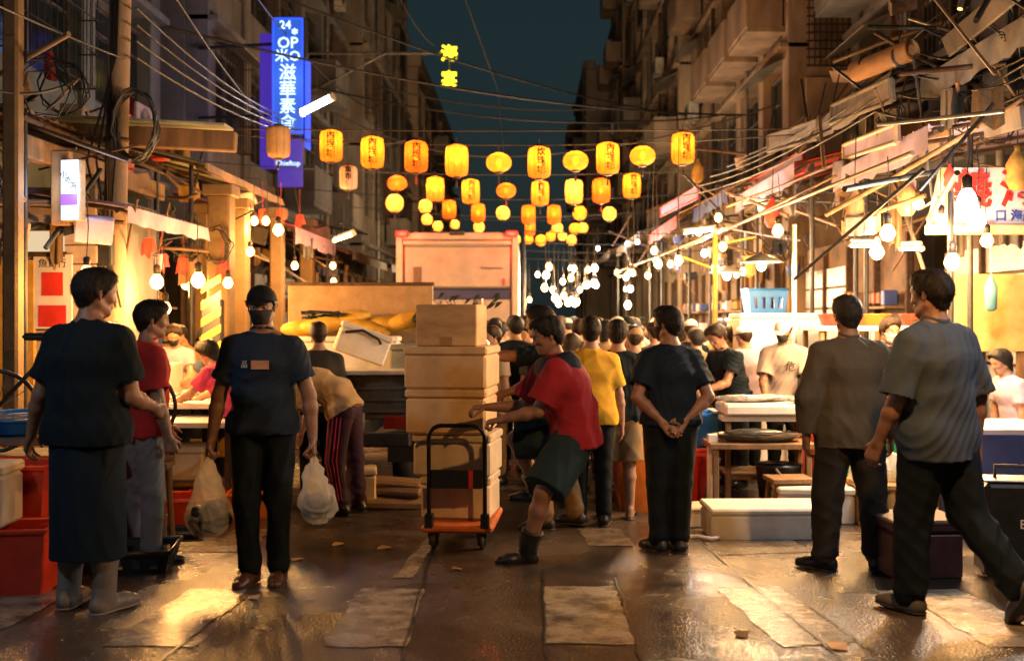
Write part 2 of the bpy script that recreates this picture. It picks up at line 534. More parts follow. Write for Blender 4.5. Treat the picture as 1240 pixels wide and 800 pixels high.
def body_prims(S, P):
    r, f, u = S['T']; Fm = [r, f, u]
    g = P.get('girth', 1.0)
    p = [C(S['hipR'], S['hipL'], 0.1 * g, 0.1 * g, 0.04), C(S['pel'], S['waist'], 0.115 * g, 0.108 * g, 0.04, F=Fm, s=(1.3, 1, 1)),
         C(S['waist'], S['chest'], 0.108 * g, 0.118 * g, 0.05, F=Fm, s=(1.32, 1, 1)), C(S['chest'], S['neck'] - 0.1 * u, 0.118 * g, 0.1, 0.05, F=Fm, s=(1.35, 0.95, 1)),
         C(S['shR'] - 0.03 * r, S['shL'] + 0.03 * r, 0.06, 0.06, 0.04),
         C(S['neck'] - 0.02 * u, S['hb'], 0.056, 0.052, 0.03), C(S['hb'], S['hc'] - S['H'][2] * 0.04 - S['H'][1] * 0.02, 0.052, 0.052, 0.02),
         C(S['neck'] + 0.015 * u, S['shR'] + 0.015 * u, 0.045, 0.04, 0.04), C(S['neck'] + 0.015 * u, S['shL'] + 0.015 * u, 0.045, 0.04, 0.04)]
    for nm in 'RL':
        sh, el, wr = S['sh' + nm], S['el' + nm], S['wr' + nm]
        p += [C(sh, el, 0.054 * g ** .5, 0.041, 0.03), C(el, el + (wr - el) * 0.3, 0.041, 0.043, 0.02), C(el + (wr - el) * 0.3, wr, 0.043, 0.027, 0.02)]
        hp, kn, an = S['hip' + nm], S['kn' + nm], S['an' + nm]
        p += [C(hp, kn, 0.088 * g, 0.058, 0.04), C(kn, kn + (an - kn) * 0.3, 0.056, 0.058, 0.02), C(kn + (an - kn) * 0.3, an, 0.057, 0.038, 0.02)]
        fd, fu = S['fd' + nm], S['fu' + nm]
        p += [C(an - 0.02 * fd, an - 0.05 * fu - 0.03 * fd, 0.036, 0.032, 0.02), C(an - 0.04 * fu, an - 0.058 * fu + 0.13 * fd, 0.036, 0.027, 0.02), C(an - 0.06 * fu + 0.12 * fd, an - 0.066 * fu + 0.17 * fd, 0.027, 0.018, 0.02, F=[np.cross(fd, fu), fd, fu], s=(1.4, 1, 1))]
    return p

def torso_cloth(S, P, inf, hem, g):
    r, f, u = S['T']; Fm = [r, f, u]
    hemp = S['pel'] - hem * nrm(u + np.array([0, 0, 1]))
    return [C(hemp, S['waist'], 0.134 * g + inf, 0.118 * g + inf, 0.04, F=Fm, s=(1.32, 1.0, 1)), C(S['hipR'] + 0.0 * u, S['hipL'] + 0.0 * u, 0.116 * g + inf, 0.116 * g + inf, 0.05),
            C(S['waist'], S['chest'], 0.116 * g + inf, 0.124 * g + inf, 0.05, F=Fm, s=(1.32, 1, 1)), C(S['chest'], S['neck'] - 0.1 * u, 0.124 * g + inf, 0.104 + inf, 0.05, F=Fm, s=(1.36, 0.97, 1)),
            C(S['shR'] - 0.035 * r, S['shL'] + 0.035 * r, 0.058 + inf * .6, 0.058 + inf * .6, 0.05),
            C(S['neck'] - 0.01 * u, S['shR'] + 0.01 * u, 0.056, 0.05 + inf * .5, 0.04), C(S['neck'] - 0.01 * u, S['shL'] + 0.01 * u, 0.056, 0.05 + inf * .5, 0.04)], hemp

PVOX = 0.0075
def hair_strands(hob, mat, S, seed):
    """short loose strands combed back and down over the hair mass"""
    me = hob.data; n = len(me.vertices); co = np.empty(n * 3, np.float32); me.vertices.foreach_get('co', co); co = co.reshape(-1, 3)
    no = np.empty(n * 3, np.float32); me.vertices.foreach_get('normal', no); no = no.reshape(-1, 3)
    r = np.random.RandomState(seed); pick = r.randint(0, n, 1500)
    hr, hf, hu = S['H']; p = co[pick].astype(float); q = no[pick].astype(float)
    rel = p - S['hc']; flow = -hu * 0.7 - hf * 0.35 + 0.5 * np.sign(rel @ hr)[:, None] * hr * 0.4 + r.normal(size=p.shape) * 0.28
    top = (rel @ hu) > 0.09
    flow[top] = hf * 0.7 + r.normal(size=(top.sum(), 3)) * 0.4
    flow = flow - q * np.sum(flow * q, 1)[:, None]; flow /= np.linalg.norm(flow, axis=1)[:, None] + 1e-9
    side = np.cross(q, flow); w = 0.0013 + 0.0012 * r.rand(len(p), 1); L = 0.014 + 0.016 * r.rand(len(p), 1)
    a = p - side * w - q * 0.002; b = p + side * w - q * 0.002
    m = p + flow * L * 0.55 + q * 0.0035; e = p + flow * L + q * (0.001 + 0.004 * r.rand(len(p), 1))
    V = np.stack([a, b, m + side * w * .7, m - side * w * .7, e], 1).reshape(-1, 3)
    k = np.arange(len(p)) * 5
    fs = [(i, i + 1, i + 2, i + 3) for i in k] + [(i + 3, i + 2, i + 4) for i in k]
    mb = MB(); mb.add(V.tolist(), fs, True); o = mb.build('hair_strands', mat, hob); o['kind'] = 'stuff'
def person(label, P, loc, yaw, group=None, scale=1.0, vox=None, seed=1):
    """P: pose and dress.  Returns the root (Empty at the feet)."""
    h = vox or PVOX
    S = skeleton(P)
    hero = h < 0.0105
    root = thing('person', label, 'person', loc, math.radians(yaw), group, scale)
    g = P.get('girth', 1.0)
    bp = body_prims(S, P) + head_prims(S)
    for nm in 'RL':
        A = P.get('arm' + nm, (None, None))
        palm = A[2] if len(A) > 2 else ((-1 if nm == 'R' else 1), 0.2, 0)
        curl = A[3] if len(A) > 3 else 28
        if len(A) > 4: S['hd' + nm] = nrm(A[4])
        bp += hand_prims(S, nm, palm, curl)
    body = mobj('body', sdf_mesh('body', bp, h), P.get('skin', SKIN), root)
    # --- eyes, brows, lips
    r, f, u = S['H']; hc = S['hc']
    q = lambda x, y, z: Vector(hc + r * x + f * y + u * z)
    if hero and P.get('face', True):
        for sg in (1, -1):
            MB().ball(q(sg * 0.031, 0.079, 0.003), (0.0125,) * 3, 10, 7).build('eye', EYEW, root)
            MB().ball(q(sg * 0.031, 0.0885, 0.002), (0.0055,) * 3, 8, 5).build('iris', DARKB, root)
            MB().tube([q(sg * 0.014, 0.095, 0.025), q(sg * 0.03, 0.0945, 0.03), q(sg * 0.046, 0.084, 0.026)], [0.003, 0.0042, 0.002], 6).build('eyebrow', HAIRB, root)
        if not P.get('mask'):
            MB().tube([q(-0.024, 0.087, -0.063), q(-0.01, 0.096, -0.0605), q(0.01, 0.096, -0.0605), q(0.024, 0.087, -0.063)], [0.002, 0.0045, 0.0045, 0.002], 6).build('lips', LIPS, root)
    Fm = [r, f, u]
    # --- hair
    hs = P.get('hair_len', 0.012)
    if P.get('hair') is not None:
        hp = [C(hc + u * 0.032 - f * 0.014, hc + u * 0.038 + f * 0.012, 0.081 + hs, 0.079 + hs, 0.02, F=Fm, s=(0.91, 1.1, 1.05)),
              C(hc - f * 0.038 + u * 0.0, hc - f * 0.04 - u * (0.046 + P.get('hair_back', 0.0)), 0.06 + hs * .25, 0.044 + (.012 if P.get('hair_back') else 0), 0.03),
              C(hc + f * 0.035 + u * 0.075 - r * 0.03, hc + f * 0.055 + u * 0.07 + r * 0.035, 0.03 + hs, 0.026 + hs, 0.03)]
        if not P.get('hair_back'):
            for sg in (1, -1): hp.append(C(hc + r * sg * 0.085 - u * 0.012 + f * 0.004, hc + r * sg * 0.085 - u * 0.05 - f * 0.012, 0.026, 0.034, 0.006, sub=True))
        pl = [(f * 0.8 - u * 0.6, hc + f * (0.026 + P.get('fringe', 0)), 0.0035)]
        if P.get('cap') is not None: pl.append((u, hc + u * 0.034))
        hob = mobj('hair', sdf_mesh('hair', hp, h * (0.8 if hero else 1), pl, amp=0.0075 if hero else 0.005, freq=62, vert=.6, seed=seed, bias=.8), P['hair'], root)
    if P.get('hair') is not None and hero and P.get('cap') is None: hair_strands(hob, P['hair'], S, seed)
    if P.get('cap') is not None:
        cp = [C(hc + u * 0.035 - f * 0.01, hc + u * 0.042 + f * 0.014, 0.09, 0.088, 0.02, F=Fm, s=(0.94, 1.12, 0.98))]
        cm = mobj('cap', sdf_mesh('cap', cp, h, [(-u, hc + u * 0.028)], amp=0.0015, freq=40), P['cap'], root)
        b0 = hc + u * 0.036 + f * 0.07
        bpz = [C(b0 - r * 0.045, b0 + f * 0.075 - u * 0.012, 0.028, 0.022, 0.02, F=Fm, s=(1.6, 1, 0.26)), C(b0 + r * 0.045, b0 + f * 0.075 - u * 0.012, 0.028, 0.022, 0.02, F=Fm, s=(1.6, 1, 0.26))]
        mobj('brim', sdf_mesh('brim', bpz, h * 0.75), P.get('brim', P['cap']), cm)
    if P.get('mask') is not None:
        mp = [C(hc + f * 0.04 - u * 0.012, hc + f * 0.047 - u * 0.064, 0.068, 0.052, 0.03, F=Fm, s=(1.06, 1, 1)), C(hc + f * 0.085 - u * 0.02, hc + f * 0.075 - u * 0.06, 0.034, 0.028, 0.03), C(hc + f * 0.092 - u * 0.012, hc + f * 0.098 - u * 0.034, 0.018, 0.024, 0.02)]
        mm = mobj('face_mask', sdf_mesh('face_mask', mp, h * 0.85, [(-f, hc + f * 0.025), (u, hc - u * 0.012)], amp=0.002, freq=60), P['mask'], root)
        if hero:
            for sg in (1, -1): MB().tube([q(sg * 0.062, 0.045, -0.03), q(sg * 0.079, 0.0, -0.005), q(sg * 0.082, -0.02, 0.005)], 0.0022, 5).build('ear_loop', P['mask'], mm)
    # --- trousers / shorts
    B = P.get('bottom', {})
    loose = B.get('loose', 0.012); ln = B.get('len', 1.9)
    zz = np.array([0, 0, 1.0])
    tp = [C(S['hipR'], S['hipL'], 0.101 * g + loose * .3, None, 0.04), C(S['pel'], S['pel'] + 0.06 * nrm(zz + S['T'][2]), 0.113 * g + loose * .2, 0.1 * g, 0.04, F=[S['pr'], np.cross(zz, S['pr']), zz], s=(1.3, 1, 1))]
    for nm in 'RL':
        hpp, kn, an = S['hip' + nm], S['kn' + nm], S['an' + nm]
        if ln <= 1.0:
            e = hpp + (kn - hpp) * ln
            tp += [C(hpp, e, 0.096 * g + loose, 0.074 + loose * 1.6, 0.03, cut=True)]
        else:
            e = kn + (an - kn) * (ln - 1)
            tp += [C(hpp, kn, 0.096 * g + loose, 0.066 + loose, 0.03), C(kn, e, 0.066 + loose, 0.05 + loose * 1.15, 0.02, cut=True)]
            if ln > 1.85 and hero: tp += [C(an + (kn - an) * 0.1, an + (kn - an) * 0.04 + S['fd' + nm] * 0.012, 0.054 + loose, None, 0.015)]
    trn = mobj('shorts' if ln < 1.2 else 'trousers', sdf_mesh('trousers', tp, h, amp=B.get('amp', 0.009) if hero else 0.006, freq=15, vert=.8, seed=seed + 3), B.get('mat', TR_DARK), root)
    # --- top
    T = P.get('top', {})
    inf = T.get('loose', 0.012); sl = T.get('sleeve', 0.62)
    sp, hemp = torso_cloth(S, P, inf, T.get('hem', 0.06), g)
    for nm in 'RL':
        sh, el, wr = S['sh' + nm], S['el' + nm], S['wr' + nm]
        if sl <= 1.0:
            sp.append(C(sh, sh + (el - sh) * sl, 0.058 + inf, 0.056 + inf * 1.5, 0.035, cut=True))
            e = sh + (el - sh) * sl; dd = nrm(el - sh)
            if hero: sp.append(C(e - dd * 0.02, e + dd * 0.05, 0.046 + inf * 1.2, 0.048 + inf * 1.2, 0.003, sub=True))
        else:
            e = el + (wr - el) * (sl - 1)
            sp += [C(sh, el, 0.058 + inf, 0.054 + inf, 0.035), C(el, e, 0.052 + inf, 0.038 + inf, 0.02, cut=True)]
    ud = nrm(S['T'][2] + zz)
    top = mobj('shirt', sdf_mesh('shirt', sp, h, [(-ud, hemp)], amp=T.get('amp', 0.018) if hero else 0.006, freq=T.get('freq', 15), vert=0.75, seed=seed), T.get('mat', TEE_BLACK), root)
    if hero:
        nk = S['neck'] + 0.03 * S['T'][2] + 0.004 * S['T'][1]
        nd = nrm(S['T'][2] - 0.35 * S['T'][1]); e1 = nrm(S['T'][0]); e2 = np.cross(nd, e1)
        ring = [Vector(nk + (e1 * 0.066 * math.cos(a) + e2 * 0.062 * math.sin(a)) - nd * 0.002) for a in [i * math.pi / 10 for i in range(21)]]
        if T.get('collar'):
            cp = [C(nk - nd * 0.012, nk + nd * 0.028, 0.074, 0.066, 0.01)]
            mobj('collar', sdf_mesh('collar', cp, h, [(nd, nk + nd * 0.03)], amp=0.002, freq=40), T.get('collar'), top)
        else:
            MB().tube(ring, 0.008, 6).build('neckline', T.get('mat', TEE_BLACK), top)
    # --- skirt / long apron
    if P.get('skirt'):
        K = P['skirt']
        e = (S['knR'] + S['knL']) / 2; a2 = (S['anR'] + S['anL']) / 2; e = e + (a2 - e) * (K['len'] - 1)
        kp = [C(S['pel'] + zz * 0.03, e, 0.135 * g, K.get('r', 0.15), 0.03, F=[S['pr'], np.cross(zz, S['pr']), zz], s=(1.28, 1, 1), cut=True)]
        mobj('apron', sdf_mesh('apron', kp, h, amp=0.011, freq=11, vert=0.25, seed=seed + 9), K['mat'], root)
    # --- shoes
    for nm in 'RL':
        an, fd, fu = S['an' + nm], S['fd' + nm], S['fu' + nm]
        ft = [np.cross(fd, fu), fd, fu]
        so = an - 0.085 * fu
        shp = [C(so + fu * 0.04 - fd * 0.035, so + fu * 0.036 + fd * 0.12, 0.046, 0.043, 0.02, F=ft, s=(1.0, 1, 1)), C(so + fu * 0.034 + fd * 0.11, so + fu * 0.028 + fd * 0.175, 0.045, 0.036, 0.02, F=ft, s=(1.08, 1, 0.85)),
               C(so + fu * 0.05 - fd * 0.03, an + fu * 0.01 - fd * 0.012, 0.044, 0.047, 0.02)]
        bh = P.get('boot', 0.0)
        if bh: 
            kd = S['kn' + nm] - an; shp += [C(an, an + kd * bh * .5, 0.055, 0.064, 0.02), C(an + kd * bh * .5, an + kd * bh, 0.064, 0.075, 0.02, cut=True)]
        if P.get('sandal'):
            shp = [C(so + fu * 0.012 - fd * 0.04, so + fu * 0.012 + fd * 0.16, 0.04, 0.046, 0.01, F=ft, s=(1.05, 1, 0.35)), C(so + fu * 0.04 + fd * 0.07, so + fu * 0.04 + fd * 0.1, 0.047, 0.045, 0.01, F=ft, s=(1, 1, 0.75))]
        so_ = mobj('boot' if bh else ('sandal' if P.get('sandal') else 'shoe'), sdf_mesh('shoe', shp, h, [(-fu, so + fu * 0.004)], amp=0.0015, freq=50, seed=seed), P.get('shoe', SHOE_DARK), root)
        if hero:
            sl_ = [C(so + fu * 0.01 - fd * 0.035, so + fu * 0.01 + fd * 0.125, 0.05, 0.049, 0.02, F=ft, s=(1, 1, 0.22)), C(so + fu * 0.01 + fd * 0.11, so + fu * 0.01 + fd * 0.178, 0.05, 0.038, 0.02, F=ft, s=(1.06, 1, 0.25))]
            mobj('sole', sdf_mesh('sole', sl_, h * 0.8), P.get('sole', SOLE), so_)
    return root, S

def attach_print(root, S, partname, s, size, mat, up_off, side_off=0.0, front=1, ext=0.001):
    """lettering lying on the front (or back) of a shirt"""
    me = [o for o in root.children if o.name.split('.')[0] == partname][0]
    bm = bmesh.new(); bm.from_mesh(me.data); bv = BVHTree.FromBMesh(bm); bm.free()
    r, f, u = S['T']
    o = S['chest'] + u * up_off + r * side_off
    src = Vector(o + f * front * 0.5); hit = bv.ray_cast(src, Vector(-f * front))
    if hit[0] is None: return
    n = hit[1].normalized(); p = hit[0] + n * 0.006
    up = Vector(u); x = up.cross(n).normalized(); y = n.cross(x)
    t = mobj('shirt_print', text_mesh(s, size, ext) if isinstance(s, str) else s.mesh('shirt_print'), mat, me)
    M = Matrix((x, y, n)).transposed().to_4x4(); M.translation = p
    t.matrix_local = M
    return t

SKIN = pm('skin_tan', (0.3, 0.155, 0.095), 0.5, 0.22, 14, 0.2, 160, sss=0.05)
SKIN_PALE = pm('skin_light', (0.42, 0.235, 0.15), 0.5, 0.2, 14, 0.2, 160, sss=0.05)
EYEW = pm('eye_white', (0.36, 0.33, 0.3), 0.3, 0.05, 5, 0)
DARKB = pm('iris_dark', (0.015, 0.01, 0.008), 0.1, 0.05, 5, 0)
HAIRB = pm('hair_black', (0.012, 0.01, 0.009), 0.5, 0.3, 30, 0.5, 220, spec=0.25)
HAIRG = pm('hair_grey', (0.03, 0.028, 0.026), 0.55, 0.3, 30, 0.5, 220, spec=0.25)
HAIRN = pm('hair_brown', (0.03, 0.016, 0.009), 0.5, 0.3, 30, 0.5, 220, spec=0.25)
LIPS = pm('lips', (0.3, 0.12, 0.09), 0.4, 0.1, 20, 0)
TR_DARK = pm('trouser_dark', (0.005, 0.011, 0.017), 0.8, 0.3, 10, 0.25, 260, spec=0.25)
TEE_BLACK = pm('tee_black', (0.0045, 0.011, 0.017), 0.85, 0.15, 9, 0.25, 260, spec=0.2)
SHOE_DARK = pm('shoe_dark', (0.012, 0.012, 0.013), 0.4, 0.3, 20, 0.2, 120)
SOLE = pm('sole_rubber', (0.03, 0.028, 0.026), 0.7, 0.3, 30, 0.2, 120)
# ------------------------------------------------------------------ road
def road_material():
    m = bpy.data.materials.new('wet_asphalt'); m.use_nodes = True
    n = m.node_tree.nodes; l = m.node_tree.links; b = n['Principled BSDF']
    tc = n.new('ShaderNodeTexCoord')
    big = n.new('ShaderNodeTexNoise'); big.inputs['Scale'].default_value = 0.9; big.inputs['Detail'].default_value = 7; big.inputs['Roughness'].default_value = 0.62; big.inputs['Distortion'].default_value = 0.4
    mp = n.new('ShaderNodeMapping'); mp.inputs['Scale'].default_value = (1.0, 0.75, 1)
    l.new(tc.outputs['Object'], mp.inputs[0]); l.new(mp.outputs[0], big.inputs['Vector'])
    fine = n.new('ShaderNodeTexNoise'); fine.inputs['Scale'].default_value = 55; fine.inputs['Detail'].default_value = 4
    l.new(tc.outputs['Object'], fine.inputs['Vector'])
    grit = n.new('ShaderNodeTexVoronoi'); grit.inputs['Scale'].default_value = 75
    l.new(tc.outputs['Object'], grit.inputs['Vector'])
    cr = n.new('ShaderNodeValToRGB')
    e = cr.color_ramp.elements
    e[0].position = 0.3; e[0].color = (0.018, 0.018, 0.019, 1); e[1].position = 0.72; e[1].color = (0.115, 0.082, 0.055, 1)
    l.new(big.outputs['Fac'], cr.inputs[0])
    mx = n.new('ShaderNodeMix'); mx.data_type = 'RGBA'; mx.blend_type = 'OVERLAY'; mx.inputs[0].default_value = 0.5
    l.new(cr.outputs[0], mx.inputs[6]); l.new(fine.outputs['Color'], mx.inputs[7])
    l.new(mx.outputs[2], b.inputs['Base Color'])
    wet = n.new('ShaderNodeMapRange'); wet.inputs[1].default_value = 0.38; wet.inputs[2].default_value = 0.62; wet.inputs[3].default_value = 0.07; wet.inputs[4].default_value = 0.38
    l.new(big.outputs['Fac'], wet.inputs[0]); l.new(wet.outputs[0], b.inputs['Roughness'])
    bs = n.new('ShaderNodeMapRange'); bs.inputs[1].default_value = 0.4; bs.inputs[2].default_value = 0.58; bs.inputs[3].default_value = 0.2; bs.inputs[4].default_value = 0.75
    l.new(big.outputs['Fac'], bs.inputs[0])
    bp = n.new('ShaderNodeBump'); bp.inputs['Distance'].default_value = 0.006
    l.new(bs.outputs[0], bp.inputs['Strength']); l.new(grit.outputs['Distance'], bp.inputs['Height'])
    bp2 = n.new('ShaderNodeBump'); bp2.inputs['Distance'].default_value = 0.02; bp2.inputs['Strength'].default_value = 0.25
    l.new(fine.outputs['Fac'], bp2.inputs['Height']); l.new(bp.outputs[0], bp2.inputs['Normal'])
    l.new(bp2.outputs[0], b.inputs['Normal'])
    b.inputs['Specular IOR Level'].default_value = 0.6
    return m

ys = [-12 + 0.5 * i for i in range(46)] + [12, 20, 40, 80, 160, 400]
xs = [-80, -20, -7, -3, 0, 3, 7, 20, 80]
road_mb = MB()
road_mb.add([(x, y, gz(y)) for y in ys for x in xs], [(j * 9 + i, j * 9 + i + 1, (j + 1) * 9 + i + 1, (j + 1) * 9 + i) for j in range(len(ys) - 1) for i in range(8)], True)
road = struct(road_mb, 'road', road_material())

def paint_material(name, c, wear):
    m = bpy.data.materials.new(name); m.use_nodes = True
    n = m.node_tree.nodes; l = m.node_tree.links; b = n['Principled BSDF']
    tc = n.new('ShaderNodeTexCoord')
    nz = n.new('ShaderNodeTexNoise'); nz.inputs['Scale'].default_value = 4.5; nz.inputs['Detail'].default_value = 9; nz.inputs['Roughness'].default_value = 0.7
    l.new(tc.outputs['Object'], nz.inputs['Vector'])
    cr = n.new('ShaderNodeValToRGB'); e = cr.color_ramp.elements
    e[0].position = wear; e[0].color = (0.06, 0.05, 0.04, 1); e[1].position = wear + 0.2; e[1].color = (*c, 1)
    l.new(nz.outputs['Fac'], cr.inputs[0]); l.new(cr.outputs[0], b.inputs['Base Color'])
    mr = n.new('ShaderNodeMapRange'); mr.inputs[3].default_value = 0.1; mr.inputs[4].default_value = 0.42
    l.new(nz.outputs['Fac'], mr.inputs[0]); l.new(mr.outputs[0], b.inputs['Roughness'])
    n2 = n.new('ShaderNodeTexNoise'); n2.inputs['Scale'].default_value = 90
    l.new(tc.outputs['Object'], n2.inputs['Vector'])
    bp = n.new('ShaderNodeBump'); bp.inputs['Strength'].default_value = 0.3; bp.inputs['Distance'].default_value = 0.008
    l.new(n2.outputs['Fac'], bp.inputs['Height']); l.new(bp.outputs[0], b.inputs['Normal'])
    return m
PAINT = paint_material('worn_road_paint', (0.3, 0.26, 0.205), 0.36)
SLABM = paint_material('pale_concrete_slab', (0.15, 0.12, 0.085), 0.34)

def ground_patch(name, px, mat, lift=0.004, n=10, jit=0.016):
    """px: far-left, far-right, near-right, near-left in photo pixels, laid on the road"""
    A, B, Cc, Dd = [ghit(*p) for p in px]
    r = random.Random(int(px[0][0])); vs = []; fs = []
    for j in range(n + 1):
        t = j / n; a = A.lerp(Dd, t); b = B.lerp(Cc, t)
        for i in range(5):
            p = a.lerp(b, i / 4); e = jit if i in (0, 4) or j in (0, n) else 0
            x = p.x + r.uniform(-e, e); y = p.y + r.uniform(-e, e)
            vs.append((x, y, gz(y) + lift))
    for j in range(n):
        for i in range(4):
            k = j * 5 + i; fs.append((k + 5, k + 6, k + 1, k))
    mb = MB(); mb.add(vs, fs); return mb.build(name, mat, road)
for q in [[(232, 713), (300, 713), (240, 783), (122, 783)], [(435, 713), (513, 713), (491, 783), (390, 783)], [(658, 710), (745, 710), (772, 780), (660, 780)], [(868, 713), (946, 711), (1040, 778), (948, 784)], [(1080, 714), (1160, 714), (1310, 784), (1200, 784)], [(20, 714), (98, 714), (-40, 783), (-150, 783)]]:
    ground_patch('painted_stripe', q, PAINT)
ground_patch('painted_line', [(519, 648), (531, 648), (501, 700), (474, 700)], PAINT)
ground_patch('painted_line', [(700, 640), (752, 640), (768, 661), (712, 661)], SLABM, 0.004)
ground_patch('painted_line', [(838, 640), (930, 638), (985, 668), (868, 672)], SLABM, 0.004)
ground_patch('painted_line', [(240, 640), (330, 640), (300, 668), (190, 668)], SLABM, 0.004)
JOINT = pm('joint_tar', (0.012, 0.011, 0.01), 0.35, 0.2, 20, 0.3, 60)
for (a, b) in [((530, 640), (486, 800)), ((657, 690), (661, 800)), ((840, 650), (1020, 800)), ((946, 711), (1060, 792)), ((300, 721), (180, 812)), ((745, 700), (776, 800))]:
    A = ghit(*a); B = ghit(*b); r = random.Random(int(a[0])); mb = MB(); vs = []; N = 14
    for i in range(N + 1):
        p = A.lerp(B, i / N); x = p.x + r.uniform(-.006, .006); w = r.uniform(0.003, 0.0075)
        vs += [(x - w, p.y, gz(p.y) + 0.0085), (x + w, p.y, gz(p.y) + 0.0085)]
    mb.add(vs, [(2 * i + 2, 2 * i + 3, 2 * i + 1, 2 * i) for i in range(N)]); mb.build('joint', JOINT, road)

# ------------------------------------------------------------------ buildings
GLASS = pm('window_glass_dark', (0.012, 0.018, 0.022), 0.08, 0.2, 3, 0.0, spec=0.8)
FRAME = pm('window_frame_alu', (0.16, 0.15, 0.14), 0.4, 0.25, 10, 0.1, metal=0.6)
RUST = pm('rusty_iron', (0.09, 0.05, 0.03), 0.75, 0.4, 14, 0.4, 80, metal=0.3)
IRON = pm('painted_iron', (0.035, 0.036, 0.038), 0.5, 0.3, 14, 0.2, 80, metal=0.4)
GALV = pm('galvanised_sheet', (0.3, 0.29, 0.27), 0.42, 0.3, 5, 0.2, 40, metal=0.6)
CONC = pm('stained_concrete', (0.2, 0.175, 0.145), 0.85, 0.4, 1.6, 0.4, 30, stretch=(1, 1, 0.35))
STUCCO = pm('cream_stucco', (0.36, 0.28, 0.2), 0.85, 0.35, 1.3, 0.4, 30, stretch=(1, 1, 0.3))
TILEW = pm('tan_tile', (0.3, 0.22, 0.155), 0.55, 0.35, 1.8, 0.3, 40, stretch=(1, 1, 0.35))
GREYW = pm('grey_render', (0.13, 0.13, 0.13), 0.9, 0.35, 1.5, 0.4, 30, stretch=(1, 1, 0.3))
TEALW = pm('dim_green_render', (0.11, 0.135, 0.13), 0.85, 0.35, 1.5, 0.4, 30, stretch=(1, 1, 0.3))
ACW = pm('ac_casing', (0.42, 0.4, 0.36), 0.5, 0.3, 6, 0.1, 60)

def win_mesh(w, h, kind):
    f = MB(); t = 0.05
    for sx in (-1, 1): f.box((0, sx * (w / 2 - t / 2), h / 2), (0.09, t, h), b=0.006)
    for z in (t / 2, h - t / 2): f.box((0, 0, z), (0.086, w - 2 * t, t), b=0.006)
    for i in range(1, kind): f.box((0, -w / 2 + w * i / kind, h / 2), (0.07, 0.04, h - 2 * t), b=0.005)
    f.box((0, 0, h * 0.7), (0.06, w - 2 * t, 0.035), b=0.005)
    return f.mesh('frame')
def grille_mesh(w, h):
    g = MB(); d = 0.32
    for z in (0, h * 0.33, h * 0.66, h):
        g.tube([(0.05, -w / 2, z), (d, -w / 2, z), (d, w / 2, z), (0.05, w / 2, z)], 0.012, 4)
    k = max(4, int(w / 0.16))
    for i in range(k + 1):
        y = -w / 2 + w * i / k; g.tube([(d, y, 0), (d, y, h)], 0.009, 4)
    for sy in (-1, 1):
        for x in (0.12, 0.22): g.tube([(x, sy * w / 2, 0), (x, sy * w / 2, h)], 0.009, 4)
    return g.mesh('window_grille')

ACMESH = None
def ac_unit(loc, side, label, group):
    """boxed condenser on a bracket, fan grille towards the street (-side)"""
    t = thing('air_conditioner', label, 'air conditioner', loc, 0 if side < 0 else math.pi, group)
    global ACMESH
    if ACMESH is None:
        a = MB().box((0.18, 0, 0.3), (0.3, 0.82, 0.56), b=0.02)
        g = MB()
        for k in range(5): 
            r = 0.05 + 0.04 * k; g.tube([(0.345, -0.12 + r * math.cos(x), 0.3 + r * math.sin(x)) for x in [i * math.pi / 8 for i in range(17)]], 0.006, 4)
        br = MB()
        for sy in (-1, 1): br.tube([(0, sy * 0.3, 0.0), (0.34, sy * 0.3, 0.0), (0, sy * 0.3, -0.25)], 0.015, 5)
        ACMESH = (a.mesh('casing'), g.mesh('fan_grille'), br.mesh('bracket'))
    mobj('casing', ACMESH[0], ACW, t); mobj('fan_grille', ACMESH[1], IRON, t); mobj('bracket', ACMESH[2], RUST, t)
    return t

